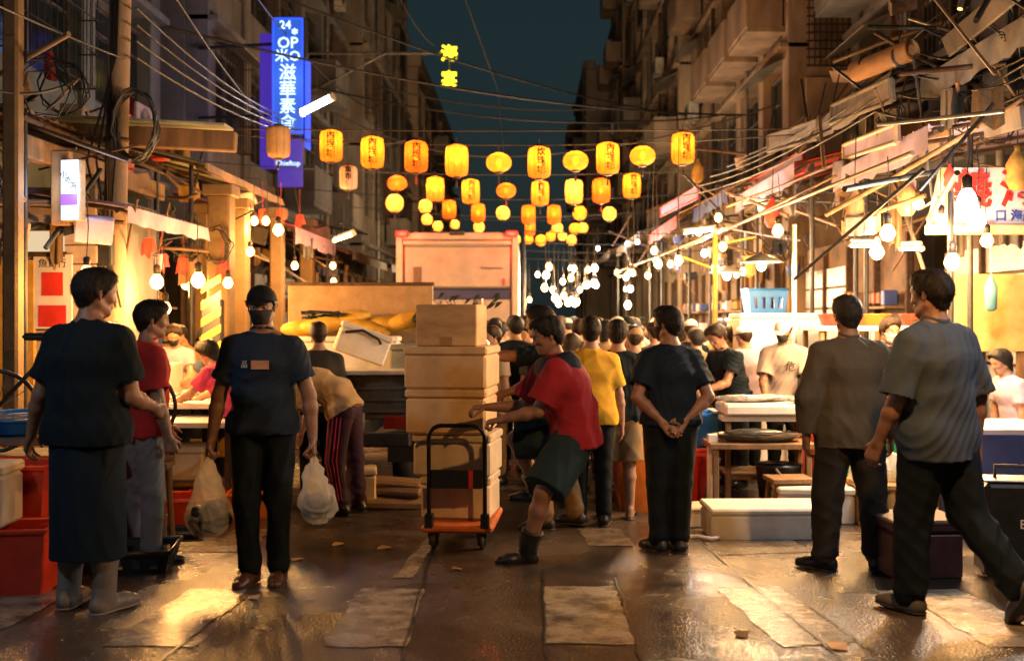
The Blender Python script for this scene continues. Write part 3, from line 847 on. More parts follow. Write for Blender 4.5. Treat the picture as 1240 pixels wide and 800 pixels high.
def building(side, y0, y1, xf, h, label, wall, storeys, bays, seed, gf=4.3, extra=True):
    r = random.Random(seed)
    ym = (y0 + y1) / 2; L = y1 - y0
    X = lambda d: side * d           # local x: 0 at the facade, positive away from the street
    t = thing('building', label, 'building', (side * xf, ym, 0))
    w = MB()
    w.box((X(0.4 + 3), 0, h / 2), (6, L, h), b=0.02)
    w.box((X(0.2), 0, h + 0.02), (0.7, L + 0.1, 0.5), b=0.03)
    bw = L / bays; pw = 0.42
    for i in range(bays + 1):
        y = -L / 2 + i * bw; y = min(max(y, -L / 2 + pw / 2 + 0.01), L / 2 - pw / 2 - 0.01)
        w.box((X(0.2), y, h / 2 - 0.12), (0.44, pw, h - 0.26), b=0.02)
    sh = (h - gf - 0.3) / storeys
    for s in range(storeys):
        z = gf + s * sh
        w.box((X(0.24), 0, z + 0.15), (0.36, L - 0.04, 1.0), b=0.02)
        w.box((X(0.12), 0, z - 0.33), (0.62, L - 0.02, 0.12), b=0.02)
    w.build('wall', wall, t)
    ww = bw - pw - 0.04; wh = sh - 1.3
    kinds = [win_mesh(ww, wh, 2), win_mesh(ww, wh, 3)]
    gm = grille_mesh(ww - 0.1, wh * 0.95)
    pane = MB().box((0, 0, wh / 2), (0.012, ww - 0.1, wh - 0.1), b=0).mesh('pane')
    for s in range(storeys):
        for i in range(bays):
            y = -L / 2 + (i + 0.5) * bw; z = gf + s * sh + 0.66
            fr = mobj('window', kinds[r.random() < 0.5], FRAME, t, (X(0.2), y, z))
            mobj('pane', pane, GLASS, fr, (X(0.03), 0, 0))
            q = r.random()
            if q < 0.4: mobj('window_grille', gm, RUST if r.random() < .5 else IRON, t, (X(0.06), y, z), (0, 0, 0 if side < 0 else math.pi))
            elif q < 0.65:
                bl = MB(); d = 0.75
                bl.box((X(-d / 2 - 0.02), 0, -0.62), (d, ww, 0.12)); bl.box((X(-d), 0, -0.15), (0.08, ww, 0.84)); 
                for sy in (-1, 1): bl.box((X(-d / 2 - 0.02), sy * (ww / 2 - 0.04), -0.15), (d - 0.09, 0.07, 0.84))
                bl.build('balcony', wall if r.random() < .6 else CONC, t, (0, y, z))
            elif q < 0.82 and extra:
                ac_unit((side * xf, ym + y, z - 0.62 + 0.15), side, 'boxy air conditioner on ' + label.split(' with')[0].replace('building', 'block'), 'air conditioners on the facades')
            if r.random() < 0.22:
                aw = MB(); d = 0.6; aw.plate([(X(0), -ww / 2, wh + 0.1), (X(-d), -ww / 2, wh - 0.18), (X(-d), ww / 2, wh - 0.18), (X(0), ww / 2, wh + 0.1)], 0.015)
                aw.build('window_hood', GALV, t, (0, y, z))
    for k in range(2):
        y = r.uniform(-L / 2 + 0.4, L / 2 - 0.4)
        MB().tube([(X(-0.1), y, 0.2), (X(-0.1), y + 0.02, h * 0.5), (X(-0.1), y, h - 0.3)], 0.055, 8).build('drain_pipe', GALV if k else RUST, t)
    return t

building(1, 8.3, 19.0, 6.2, 17, 'dark grey concrete building behind the white red-lettered signboard', GREYW, 4, 4, 1)
b2 = building(1, 19.4, 31, 5.1, 20, 'tan building with a lattice screen on its near end wall', TILEW, 5, 5, 2)
building(1, 31.4, 46.8, 4.8, 22, 'cream stucco building with stacked balconies over the bright far stalls', STUCCO, 6, 6, 3)
building(1, 47.2, 54, 4.5, 24, 'tall tan building edging the dark sky on the side with the big awnings', TILEW, 6, 3, 4)
b5 = building(1, 60, 74, 3.5, 17, 'far pale tower block closing the lane with a dark vertical sign', STUCCO, 5, 5, 5)
building(-1, 6.0, 17.2, 6.4, 16, 'dim green rendered building behind the utility pole', TEALW, 4, 4, 6)
building(-1, 17.6, 30, 5.7, 20, 'dark grey building carrying the blue vertical neon sign', GREYW, 5, 5, 7)
building(-1, 30.4, 41.5, 5.1, 23, 'brown concrete building behind the white fluorescent tube lamp', CONC, 6, 5, 8)
building(-1, 42, 60, 4.7, 12.6, 'low tan building beyond the box truck under the yellow neon characters', TILEW, 3, 6, 9)
# lattice screen and blank panel on the near end wall of the tan building
lt = MB()
for i in range(12): lt.tube([(-5.1 + 5.1 + 0.35 + i * 0.11, -5.95, 6.6), (0.35 + i * 0.11, -5.95, 9.4)], 0.014, 4)
for i in range(18): lt.tube([(0.3, -5.95, 6.6 + i * 0.16), (1.65, -5.95, 6.6 + i * 0.16)], 0.02, 4)
lt.build('lattice_screen', IRON, b2)
MB().box((0.95, -5.86, 5.4), (1.3, 0.06, 2.0), b=0.02).build('wall_panel', STUCCO, b2)
for i in range(4):
    MB().box((0.62, -7.08, 9.2 - i * 1.25), (0.82, 0.12, 1.05)).build('sign_panel', pm('dark_sign', (0.03, 0.02, 0.02), 0.4), b5)
    lettering('海味鮮魚'[i], pm('sign_tan', (0.5, 0.36, 0.2), 0.6), b5, (0.62, -7.145, 9.2 - i * 1.25), (math.pi / 2, 0, 0), 0.8, 0.003)

# ------------------------------------------------------------------ utility pole with a coil of cable
POLEM = pm('weathered_concrete_pole', (0.34, 0.24, 0.16), 0.8, 0.3, 3, 0.4, 40, stretch=(1, 1, 0.4))
CABLE = pm('black_cable', (0.012, 0.012, 0.013), 0.5, 0.2, 30, 0.1)
CABLEG = pm('grey_cable', (0.05, 0.05, 0.048), 0.5, 0.2, 30, 0.1)
pb = at(132, 560, 9.6); pt = at(155, -40, 9.6)
up = thing('utility_pole', 'round concrete utility pole with loops of spare cable hung on it', 'utility pole', (pb.x, 9.6, 0))
MB().tube([(0, 0, 0), (pt.x - pb.x, 0, pt.z + 3)], [0.115, 0.09], 16).build('pole', POLEM, up)
for k in range(9):
    r = random.Random(k); cx, cz = at(164, 152, 9.45).x - pb.x, at(164, 152, 9.45).z
    a0 = r.uniform(0, 6)
    pts = [(cx + (0.2 + r.uniform(-.02, .02)) * math.cos(a) + r.uniform(-.01, .01), -0.16 + 0.015 * k - 0.06, cz + (0.33 + r.uniform(-.02, .02)) * math.sin(a)) for a in [a0 + i * 2 * math.pi / 22 for i in range(23)]]
    MB().tube(pts, 0.011, 6).build('cable_loop', CABLE if k % 3 else CABLEG, up)
for k in range(4):
    MB().tube([(0.12 + 0.03 * k, -0.13 - 0.01 * k, 6.5), (0.07 + 0.02 * k, -0.13, 4.2), (0.12 - 0.09 * k, -0.14, 3.2), (0.02 + 0.05 * k, -0.13, 1.8)], 0.012, 5).build('cable_drop', CABLE, up)
for z in (2.6, 3.4, 5.1):
    MB().lathe([(0.118, 0), (0.118, 0.04)], ((z - 0.9) * 0.028, 0, z), 16).build('clamp_band', RUST, up)
MB().box((0.02, -0.15, 2.35), (0.16, 0.1, 0.3)).build('junction_box', IRON, up)

# ------------------------------------------------------------------ overhead cables
def cable(pts, r, mat, label, sag=0.0, group='overhead cables'):
    P = [Vector(p) for p in pts]; out = []
    for i in range(len(P) - 1):
        for k in range(10):
            t = k / 10; p = P[i].lerp(P[i + 1], t); p.z -= sag * 4 * t * (1 - t); out.append(p)
    out.append(P[-1])
    return one(MB().tube(out, r, 5), 'overhead_cable', mat, label, 'cable', None, 0, group)
wl = 'thin dark cable strung high across the street'
cable([at(400, 135, 20), at(610, 190, 21), at(960, 120, 20)], 0.018, CABLEG, 'pale cable crossing the street just above the lantern rows', 0.25)
cable([(-5.5, 15, 6.1), (5.2, 22, 6.2)], 0.022, CABLE, wl, 0.35)
cable([(-5.6, 24, 7.4), (5.0, 26, 7.0)], 0.024, CABLE, wl, 0.5)
cable([(-5.6, 19, 8.2), (5.0, 30, 7.8)], 0.024, CABLE, wl, 0.4)
cable([(-5.0, 33, 9.4), (4.6, 34, 9.1)], 0.03, CABLEG, wl, 0.5)
cable([(-3.9, 9.6, 6.6), (-4.6, 30, 8.0)], 0.016, CABLE, 'dark cable running along the facades from the utility pole', 0.6)
cable([(-3.9, 9.6, 5.6), (-4.3, 17, 4.9), (-2.1, 17.0, 4.75)], 0.012, CABLEG, 'grey drop cable from the pole to the blue neon sign', 0.2)
cable([at(480, -10, 22), at(525, 55, 24)], 0.014, CABLEG, 'short cable hanging down to the yellow neon bracket', 0.15)
cable([at(560, -10, 22), at(603, 110, 26), at(610, 185, 26)], 0.014, CABLEG, 'slack pale cable dangling in front of the night sky', 0.0)
cable([at(-10, 108, 8), at(95, 95, 8.6)], 0.012, CABLEG, 'grey cable tied off beside the pole above the white plank kiosk', 0.08)
for k in range(5):
    cable([at(1250, 20 + 22 * k, 8), at(1120 - 15 * k, 35 + 25 * k, 9.5), at(900 - 20 * k, 190 + 12 * k, 16)], 0.012, CABLE, 'black cable sagging along the awning fronts above the signboards', 0.15)
for k in range(4):
    cable([at(165, 10 + 20 * k, 9.5), at(340 + 8 * k, 140 + 8 * k, 16)], 0.011, CABLE if k % 2 else CABLEG, 'cable slanting down from the utility pole to the blue sign', 0.12)
# ------------------------------------------------------------------ lanterns
def paper(name, col, emit):
    m = bpy.data.materials.new(name); m.use_nodes = True
    n = m.node_tree.nodes; l = m.node_tree.links
    out = n['Material Output']; b = n['Principled BSDF']
    tc = n.new('ShaderNodeTexCoord'); nz = n.new('ShaderNodeTexNoise'); nz.inputs['Scale'].default_value = 14
    l.new(tc.outputs['Object'], nz.inputs['Vector'])
    cr = n.new('ShaderNodeValToRGB'); e = cr.color_ramp.elements
    e[0].color = (*[x * 0.8 for x in col], 1); e[1].color = (*col, 1); e[0].position = 0.35; e[1].position = 0.65
    l.new(nz.outputs['Fac'], cr.inputs[0])
    l.new(cr.outputs[0], b.inputs['Base Color']); b.inputs['Roughness'].default_value = 0.7
    l.new(cr.outputs[0], b.inputs['Emission Color']); b.inputs['Emission Strength'].default_value = emit
    tl = n.new('ShaderNodeBsdfTranslucent'); l.new(cr.outputs[0], tl.inputs[0])
    tr = n.new('ShaderNodeBsdfTransparent'); tr.inputs[0].default_value = (*col, 1)
    a = n.new('ShaderNodeMixShader'); a.inputs[0].default_value = 0.6
    l.new(b.outputs[0], a.inputs[1]); l.new(tl.outputs[0], a.inputs[2])
    c = n.new('ShaderNodeMixShader'); c.inputs[0].default_value = 0.8
    l.new(tr.outputs[0], c.inputs[1]); l.new(a.outputs[0], c.inputs[2]); l.new(c.outputs[0], out.inputs[0])
    return m
PAP = {'y': paper('paper_amber', (0.95, 0.43, 0.05), 0.09), 'o': paper('paper_orange', (0.9, 0.24, 0.025), 0.14), 'w': paper('paper_pale_yellow', (1.0, 0.6, 0.16), 0.2), 'c': pm('paper_unlit_cream', (0.55, 0.36, 0.2), 0.8, 0.1, 12, 0.05), 'p': pm('paper_pinkish', (0.7, 0.5, 0.4), 0.8, 0.1, 12, 0.05)}
LCORE = em('lantern_bulb', (1.0, 0.66, 0.22), 14.0)
LCAP = pm('lantern_cap_black', (0.03, 0.015, 0.01), 0.6)
INK = pm('ink_black', (0.015, 0.008, 0.004), 0.7)
LRIB = pm('lantern_rib', (0.32, 0.12, 0.02), 0.7)
CORD = pm('lantern_cord', (0.04, 0.03, 0.025), 0.7)

def lprofile(kind):
    if kind == 't': w, h, e = 0.15, 0.42, 4.0
    elif kind == 'v': w, h, e = 0.165, 0.25, 2.2
    else: w, h, e = 0.15, 0.3, 2.3
    pr = []
    for i in range(15):
        z = -1 + 2 * i / 14; q = max(0.0, 1 - abs(z) ** e) ** (1 / e)
        pr.append((max(0.05, w * (0.35 + 0.65 * q) if kind == 't' else w * q), z * h / 2))
    return pr, w, h
LM = {}
def lantern(u, v, kind, col, d, txt, label, watts, group='glowing paper lanterns on the cords'):
    p = at(u, v, d)
    t = thing('paper_lantern', label, 'lantern', p, rnd.uniform(-0.5, 0.5), group)
    if kind not in LM:
        pr, w, h = lprofile(kind)
        a = MB().lathe(pr, n=20, cap=False).mesh('paper_shell')
        rb = MB()
        if kind == 't':
            for i in range(10):
                an = 2 * math.pi * i / 10; rb.tube([(1.006 * r * math.cos(an), 1.006 * r * math.sin(an), z) for r, z in pr], 0.0028, 4)
        else:
            for i in range(3, 12): rb.tube([(1.006 * pr[i][0] * math.cos(x), 1.006 * pr[i][0] * math.sin(x), pr[i][1]) for x in [k * math.pi / 10 for k in range(21)]], 0.0025, 4)
        cp = MB().lathe([(0.055, -0.012), (0.058, 0.012)], n=14)
        bl = MB().ball((0, 0, 0.0), (0.03, 0.03, 0.045), 8, 6)
        ts = MB().tube([(0, 0, -h / 2 - 0.01), (0, 0, -h / 2 - 0.06)], 0.004, 4).tube([(0, 0, -h / 2 - 0.06), (0, 0, -h / 2 - 0.14)], [0.012, 0.016], 6)
        hk = MB().tube([(0, 0, h / 2 + 0.01), (0, 0, h / 2 + 0.1)], 0.005, 4)
        LM[kind] = (a, rb.mesh('rib_cage'), cp.mesh('rim'), bl.mesh('bulb'), ts.mesh('tassel'), hk.mesh('hook'), w, h)
    a, rb, cp, bl, ts, hk, w, h = LM[kind]
    mobj('paper_shell', a, PAP[col], t); mobj('rib_cage', rb, LRIB, t); mobj('rim', cp, LCAP, t, (0, 0, h / 2)); mobj('rim', cp, LCAP, t, (0, 0, -h / 2)); mobj('hook', hk, CORD, t)
    if d < 19: mobj('tassel', ts, LCAP if col != 'o' else pm('tassel_red', (0.4, 0.04, 0.02), 0.7), t)
    if watts:
        mobj('bulb', bl, LCORE, t)
        point_light('lantern_light', t, (0, 0, 0.07), watts, (1.0, 0.56, 0.17), 0.03)
    if txt:
        rz = t.rotation_euler.z
        for i, ch in enumerate(txt):
            ang = -math.pi / 2 - rz + 0.15
            lettering(ch, INK, t, (w * 1.03 * math.cos(ang), w * 1.03 * math.sin(ang), 0.115 - 0.115 * i), (math.pi / 2, 0, ang + math.pi / 2), 0.115, 0.002, 0.003, 'character')
    return t

LB1 = 'tall amber paper lantern with black characters on the lowest front cord'
row1 = [(401, 177, 't', 'y', '內埕城'), (451, 185, 't', 'y', '內埕城'), (504, 190, 't', 'o', '內埕城'), (553, 195, 't', 'y', ''), (604, 197, 'v', 'y', ''), (653, 197, 't', 'y', '炊珠城'), (697, 195, 'v', 'y', ''), (736, 192, 't', 'y', '內埕城'), (778, 189, 'v', 'y', ''), (827, 180, 't', 'y', '內埕城')]
lab = {('t', 'y', 1): 'tall amber paper lantern with black characters on the front cord', ('t', 'o', 1): 'tall deep orange lantern with black characters on the front cord', ('t', 'y', 0): 'tall amber lantern without lettering on the front cord', ('v', 'y', 0): 'flattened oval amber lantern hanging on the front cord'}
for (u, v, k, c, t) in row1: lantern(u, v, k, c, 12.9, t, lab[(k, c, 1 if t else 0)], 4.2)
row2 = [(527, 229, 't', 'y', ''), (570, 232, 't', 'y', '內埕城'), (613, 231, 'v', 'o', ''), (654, 234, 't', 'y', '內埕城'), (695, 232, 't', 'w', ''), (728, 231, 't', 'o', ''), (765, 225, 't', 'y', '炊珠城'), (481, 222, 'v', 'o', ''), (478, 246, 'r', 'w', '')]
for (u, v, k, c, t) in row2:
    nm = {'t': 'tall', 'v': 'flattened oval', 'r': 'small round'}[k] + {'y': ' amber', 'o': ' deep orange', 'w': ' pale yellow'}[c]
    lantern(u, v, k, c, 16.6, t, nm + ' lantern ' + ('with black characters ' if t else 'without lettering ') + 'in the second row of cords', 4.2)
row3 = [(515, 250, 'r', 'w'), (544, 254, 't', 'o'), (579, 258, 't', 'o'), (609, 258, 'r', 'w'), (640, 260, 't', 'o'), (671, 260, 't', 'o'), (702, 258, 'r', 'y'), (738, 259, 'r', 'w')]
for (u, v, k, c) in row3:
    lantern(u, v, k, c, 21.5, '', {'t': 'tall', 'r': 'round'}[k] + {'y': ' amber', 'o': ' deep orange', 'w': ' pale yellow'}[c] + ' lantern in the third row of cords', 4.2)
row4 = [(517, 266, 'r', 'w'), (530, 274, 'r', 'w'), (551, 272, 'r', 'w'), (580, 275, 'r', 'w'), (642, 277, 't', 'o'), (640, 290, 'r', 'y'), (675, 276, 'r', 'w'), (667, 286, 'r', 'y'), (681, 286, 'r', 'w'), (696, 277, 'r', 'y'), (706, 276, 'r', 'w'), (625, 290, 'r', 'w'), (655, 291, 'r', 'y'), (692, 291, 'r', 'w')]
for i, (u, v, k, c) in enumerate(row4):
    lantern(u, v, k, c, 27 + 2.5 * (i % 3), '', 'small distant ' + {'t': 'tall', 'r': 'round'}[k] + {'y': ' amber', 'o': ' deep orange', 'w': ' pale yellow'}[c] + ' lantern far down the lane', 4.2, 'far lanterns down the lane')
lantern(337, 172, 't', 'c', 12.6, '', 'unlit cream paper lantern hanging in front of the blue neon sign', 0, None)
o = lantern(422, 215, 't', 'p', 13.4, '魚市', 'small pinkish unlit lantern with black characters below the amber ones', 0, None); o.scale = (0.8,) * 3
def cord(d, z, sag, label, x0=-5.4, x1=5.0):
    pts = []
    for i in range(25):
        t = i / 24; pts.append((x0 + (x1 - x0) * t, d, z - sag * 4 * t * (1 - t)))
    one(MB().tube(pts, 0.009, 5), 'lantern_cord', CABLEG, label, 'cord', None, 0, 'cords carrying the lanterns')
cord(12.9, at(0, 150, 12.9).z, 0.28, 'front cord carrying the tall amber lanterns')
cord(12.97, at(0, 152, 12.9).z, 0.06, 'second wire just behind the front lantern cord')
cord(16.6, at(0, 196, 16.6).z, 0.22, 'cord carrying the second row of lanterns')
cord(21.5, at(0, 228, 21.5).z, 0.25, 'cord carrying the third row of lanterns', -5.0, 4.8)
cord(27, at(0, 250, 27).z, 0.3, 'far cord with small lanterns', -4.9, 4.7)
cord(29.5, at(0, 250, 29.5).z, 0.3, 'far cord with small lanterns', -4.9, 4.7)
cord(32, at(0, 256, 32).z, 0.3, 'far cord with small lanterns', -4.9, 4.7)

# ------------------------------------------------------------------ bare bulbs and tube lamps
WARM = (1.0, 0.47, 0.125); WHITE = (1.0, 0.74, 0.44); COOL = (0.85, 0.9, 1.0)
BM = {}
def bulb(u, v, d, watts, col=WARM, rad=0.05, cordlen=0.6, label='bare warm bulb hanging over a stall', group='bare bulbs over the stalls', shade=False):
    p = at(u, v, d)
    t = thing('hanging_bulb', label, 'bulb', p, rnd.uniform(0, 6), group)
    key = (round(rad, 3), round(cordlen, 2))
    if key not in BM:
        g = MB().lathe([(0.002, -rad), (rad * 0.6, -rad * 0.82), (rad * 0.95, -rad * 0.25), (rad, 0.1 * rad), (rad * 0.8, rad * 0.65), (rad * 0.45, rad * 1.2)], n=12)
        so = MB().lathe([(rad * 0.5, rad * 1.2), (rad * 0.52, rad * 2.4), (0.01, rad * 2.7)], n=10)
        co = MB().tube([(0, 0, rad * 2.6), (0.02, 0.01, rad * 2.6 + cordlen * 0.5), (0, 0, rad * 2.6 + cordlen)], 0.005, 5)
        BM[key] = (g.mesh('glass'), so.mesh('socket'), co.mesh('cord'))
    g, so, co = BM[key]
    mobj('glass', g, em('bulb_glow_%d' % int(col[2] * 100), col, 7.0), t); mobj('socket', so, LCAP, t); mobj('cord', co, CORD, t)
    if shade:
        MB().lathe([(0.05, rad * 2.2), (0.09, rad * 2.0), (0.22, rad * 0.8), (0.225, rad * 0.7)], n=20, cap=False).build('lamp_shade', GALV, t)
    point_light('bulb_light', t, (0, 0, -rad - 0.035), watts * 1.1, col, 0.05)
    return t
L_ = 'bare warm bulb hanging over the fish stalls beside the brown pillars'
for (u, v, d, w) in [(240, 340, 9.8, 75), (190, 342, 10.2, 55), (276, 343, 11, 50), (200, 374, 9.2, 45), (105, 331, 8.4, 45), (337, 279, 13, 60), (308, 268, 13.5, 30), (322, 268, 14, 30), (303, 305, 13.0, 40), (357, 322, 15, 30), (403, 322, 17, 30), (404, 341, 17.5, 30), (225, 345, 12, 45)]:
    bulb(u, v, d, w, WARM, 0.07 if w > 50 else 0.055, 0.5, L_, 'bare bulbs over the stalls by the pillars')
L_ = 'bare warm bulb hanging beneath the big awnings'
for (u, v, d, w) in [(1075, 283, 8.6, 110), (1062, 306, 9.2, 85), (1153, 318, 8.2, 70), (1140, 268, 8.8, 40), (942, 280, 11.5, 70), (870, 264, 14, 45), (797, 320, 15.5, 55), (812, 320, 16.5, 40), (1112, 247, 9.6, 30), (1195, 292, 8.6, 30)]:
    bulb(u, v, d, w, WARM, 0.066 if w > 50 else 0.055, 0.5, L_, 'bare bulbs beneath the awnings')
for (u, v, d, w) in [(1171, 243, 7.6, 75), (1182, 268, 7.7, 55)]:
    bulb(u, v, d, w, (1.0, 0.88, 0.74), 0.075, 0.4, 'dazzling white bulb hanging in front of the red-lettered signboard', 'white bulbs by the signboard')
for (u, v, d, w) in [(866, 325, 13, 40), (853, 307, 14, 35), (760, 295, 22, 30), (772, 293, 23, 30), (724, 301, 24, 20)]:
    bulb(u, v, d, w, COOL, 0.05, 0.4, 'cold white bulb among the warm ones under the awnings', 'cold white bulbs')
r_ = random.Random(3)
for k in range(34):
    u = r_.uniform(640, 722) if k < 26 else r_.uniform(700, 770); v = r_.uniform(322, 371)
    d_ = (20.5, 23.5, 26.5, 30)[k % 4]
    bulb(u, v, d_, 60, WHITE if k % 3 else WARM, 0.075, max(.25, 3.42 - at(u, v, d_).z - .26), 'glaring bulb in the dense cluster at the far end of the lane', 'cluster of bulbs at the far end')
for d_ in (20.5, 23.5, 26.5, 30):
    cable([(-.1, d_, 3.5), (4.6, d_, 3.5)], .012, CABLE, 'thin wire carrying the dense cluster of bulbs', .06)
    one(MB().tube([(0, 0, 0), (0, 0, 3.52)], .03, 7), 'wire_post', IRON, 'slim iron post holding the wires of the bulb cluster', 'post', (-.1, d_, 0), 0, 'posts of the bulb cluster')
# mid lane bulbs
for k in range(12):
    u = r_.uniform(705, 900); d_ = r_.uniform(11.5, 18); v = CV - (r_.uniform(2.3, 2.7) - CAMZ) * F / d_
    if (u - CU) * d_ / F < 1.5: u = CU + 1.7 * F / d_
    bulb(u, v, d_, 38, WARM, .05, max(.3, 3.7 - at(u, v, d_).z), 'bare warm bulb dangling low over the crowded lane', 'bulbs dangling over the lane')
def tube_lamp(a, b, label, watts, col=WHITE, strength=6, r=0.018):
    a = Vector(a); b = Vector(b); c = (a + b) / 2
    t = thing('tube_lamp', label, 'lamp', c)
    MB().tube([a - c, b - c], r, 10).build('tube', em('tube_glow_%d' % int(col[2] * 100), col, strength), t)
    dr = (b - a).normalized()
    MB().tube([a - c - dr * 0.03, a - c], r * 1.3, 8).build('end_cap', ACW, t); MB().tube([b - c, b - c + dr * 0.03], r * 1.3, 8).build('end_cap', ACW, t)
    MB().tube([a - c + Vector((0, 0, 0.05)), b - c + Vector((0, 0, 0.05))], 0.022, 6).build('batten', ACW, t)
    MB().tube([Vector((0, 0, 0.05)), Vector((0, 0, 0.5))], 0.006, 5).build('cord', CORD, t)
    for k in (0.2, 0.5, 0.8): point_light('tube_light', t, a.lerp(b, k) - c - Vector((0, 0, 0.07)), watts / 3, col, 0.05)
    return t
tl = tube_lamp(at(366, 136, 15), at(402, 118, 14.8), 'slanting white fluorescent tube lamp beside the blue neon sign', 60, (0.95, 1.0, 0.88), 5, 0.055)
tube_lamp(at(1032, 297, 9.6), at(1062, 297, 8.9), 'white tube lamp beneath the awning beside the bulb pair', 40)
tube_lamp(at(1093, 301, 9.6), at(1115, 301, 9.4), 'short white tube lamp over the shelf of tubs', 30)
tube_lamp(at(830, 282, 13.5), at(866, 278, 12.8), 'tube lamp over the middle stalls', 30, WHITE, 10)
tube_lamp(at(405, 291, 16.0), at(428, 283, 15.2), 'warm tube lamp fixed to the wall above the pickup truck', 30, WARM, 12, 0.03)
for (u, v, d) in [(922, 322, 10.5), (880, 334, 12.5), (758, 336, 19), (846, 281, 14.5)]:
    bulb(u, v, d, 45, WHITE, 0.055, 0.4, 'white bulb under a flat metal lamp shade', 'shaded lamps under the awnings', True)

# unseen bulbs: warm one read off the lit boxes, cold pair added as fill
for (x, y, z, w) in [(1.7, 3.3, 3.4, 160), (3.3, 4.6, 2.9, 36), (-3.4, 3.4, 2.9, 30)]:
    b_ = bulb(640, 385, 5, w, WARM if w > 100 else COOL, 0.052, 0.5, ('warm' if w > 100 else 'added cold white') + ' bulb hung out of view to light the foreground', 'unseen bulbs lighting the foreground')
    b_.location = (x, y, z)
cable([(3.75, 8.0, 3.6), (3.3, 4.6, 3.55), (1.7, 3.3, 4.05), (3.6, 0.5, 3.6)], 0.01, CABLE, 'black lamp cable strung along the stall fronts from the signboard', 0.03)
cable([(-3.9, 9.6, 4.2), (-3.4, 3.4, 3.55), (-3.6, 0.5, 3.8)], 0.01, CABLE, 'black lamp cable strung from the utility pole towards the crossing', 0.05)
# ------------------------------------------------------------------ signs
NEONB = em('neon_blue_face', (0.012, 0.1, 0.62), 0.62)
NEONP = em('neon_purple_face', (0.08, 0.03, 0.5), 0.4)
NEONW = em('neon_white_strokes', (0.6, 0.85, 1.0), 1.1)
NEONEDGE = em('neon_edge_blue', (0.02, 0.08, 1.0), 0.9)
sd = 17.0
c = at(349, 92, sd); ct = at(349, 20, sd); cb = at(352, 165, sd); cl = at(353, 225, sd)
sg = thing('neon_sign', 'tall blue vertical neon sign with white characters and purple foot', 'sign', (c.x, sd, cl.z))
H1 = ct.z - cb.z; H2 = cb.z - cl.z; W = 0.5
MB().box((0, 0.16, H2 + H1 / 2), (W + 0.06, 0.26, H1), b=0.02).build('casing', IRON, sg)
MB().box((0, 0.0, H2 + H1 / 2), (W, 0.05, H1 - 0.06), b=0.01).build('blue_face', NEONB, sg)
MB().box((0.03, 0.03, H2 / 2 - 0.02), (W * 0.85, 0.06, H2), b=0.01).build('purple_face', NEONP, sg)
MB().box((0.3, 0.16, H2 + H1 * 0.28), (0.04, 0.3, H1 * 0.75), b=0.01).build('side_glow', NEONEDGE, sg)
MB().box((-0.5, 0.6, H2 + H1 * 0.35), (0.25, 0.2, H1 * 1.15), b=0.01).build('rear_board', NEONP, sg)
fr = MB()
for s in (-1, 1): fr.box((s * (W / 2), -0.035, H2 + H1 / 2), (0.03, 0.03, H1 - 0.08), b=0)
for s in (0, 1): fr.box((0, -0.035, H2 + 0.05 + s * (H1 - 0.1)), (W - 0.04, 0.03, 0.03), b=0)
fr.build('tube_border', NEONEDGE, sg)
for i, (ch, z, s, x) in enumerate([('24', 0.92, 0.2, -0.04), ('✱', 0.865, 0.15, 0.12), ('OP', 0.77, 0.27, 0), ('米O', 0.66, 0.24, 0), ('滋', 0.52, 0.3, 0), ('華', 0.38, 0.3, 0), ('素', 0.24, 0.29, 0), ('食', 0.1, 0.29, 0.0)]):
    lettering(ch, NEONW, sg, (x, -0.04, H2 + H1 * z), (math.pi / 2, 0, 0), s, 0.006, 0.002, 'character')
lettering('Chieftop', NEONW, sg, (0, -0.02, H2 * 0.45), (math.pi / 2, 0, 0), 0.12, 0.004)
MB().tube([(-0.1, 0.2, H2 + H1 * 0.8), (-1.7, 0.5, H2 + H1 * 0.8)], 0.03, 6).build('bracket', IRON, sg)
MB().tube([(-0.1, 0.2, H2 + H1 * 0.2), (-1.7, 0.5, H2 + H1 * 0.2)], 0.03, 6).build('bracket', IRON, sg)
point_light('neon_light', sg, (0, -0.4, H2 + H1 / 2), 25, (0.1, 0.25, 1.0), 0.3)

yd = 25.0
YEL = em('neon_yellow', (1.0, 0.72, 0.02), 1.9)
p1 = at(544, 66, yd); p2 = at(543, 97, yd)
ys_ = thing('neon_characters', 'two yellow neon characters hanging from a steel bracket arm', 'sign', (p1.x, yd, p2.z - 0.3))
lettering('海', YEL, ys_, (0, 0, p1.z - p2.z + 0.3), (math.pi / 2, 0, 0), 0.42, 0.02, 0.012, 'character')
lettering('宴', YEL, ys_, (0, 0, 0.3), (math.pi / 2, 0, 0), 0.4, 0.02, 0.012, 'character')
MB().tube([(-0.2, 0.05, p1.z - p2.z + 0.34), (-3.6, 0.3, p1.z - p2.z + 0.4)], 0.04, 6).tube([(-1.6, 0.1, p1.z - p2.z + 0.36), (-3.6, 0.3, p1.z - p2.z - 0.6)], 0.03, 6).tube([(0, 0.05, p1.z - p2.z + 0.3), (0, 0.05, 0.3)], 0.014, 5).build('bracket_arm', GALV, ys_)

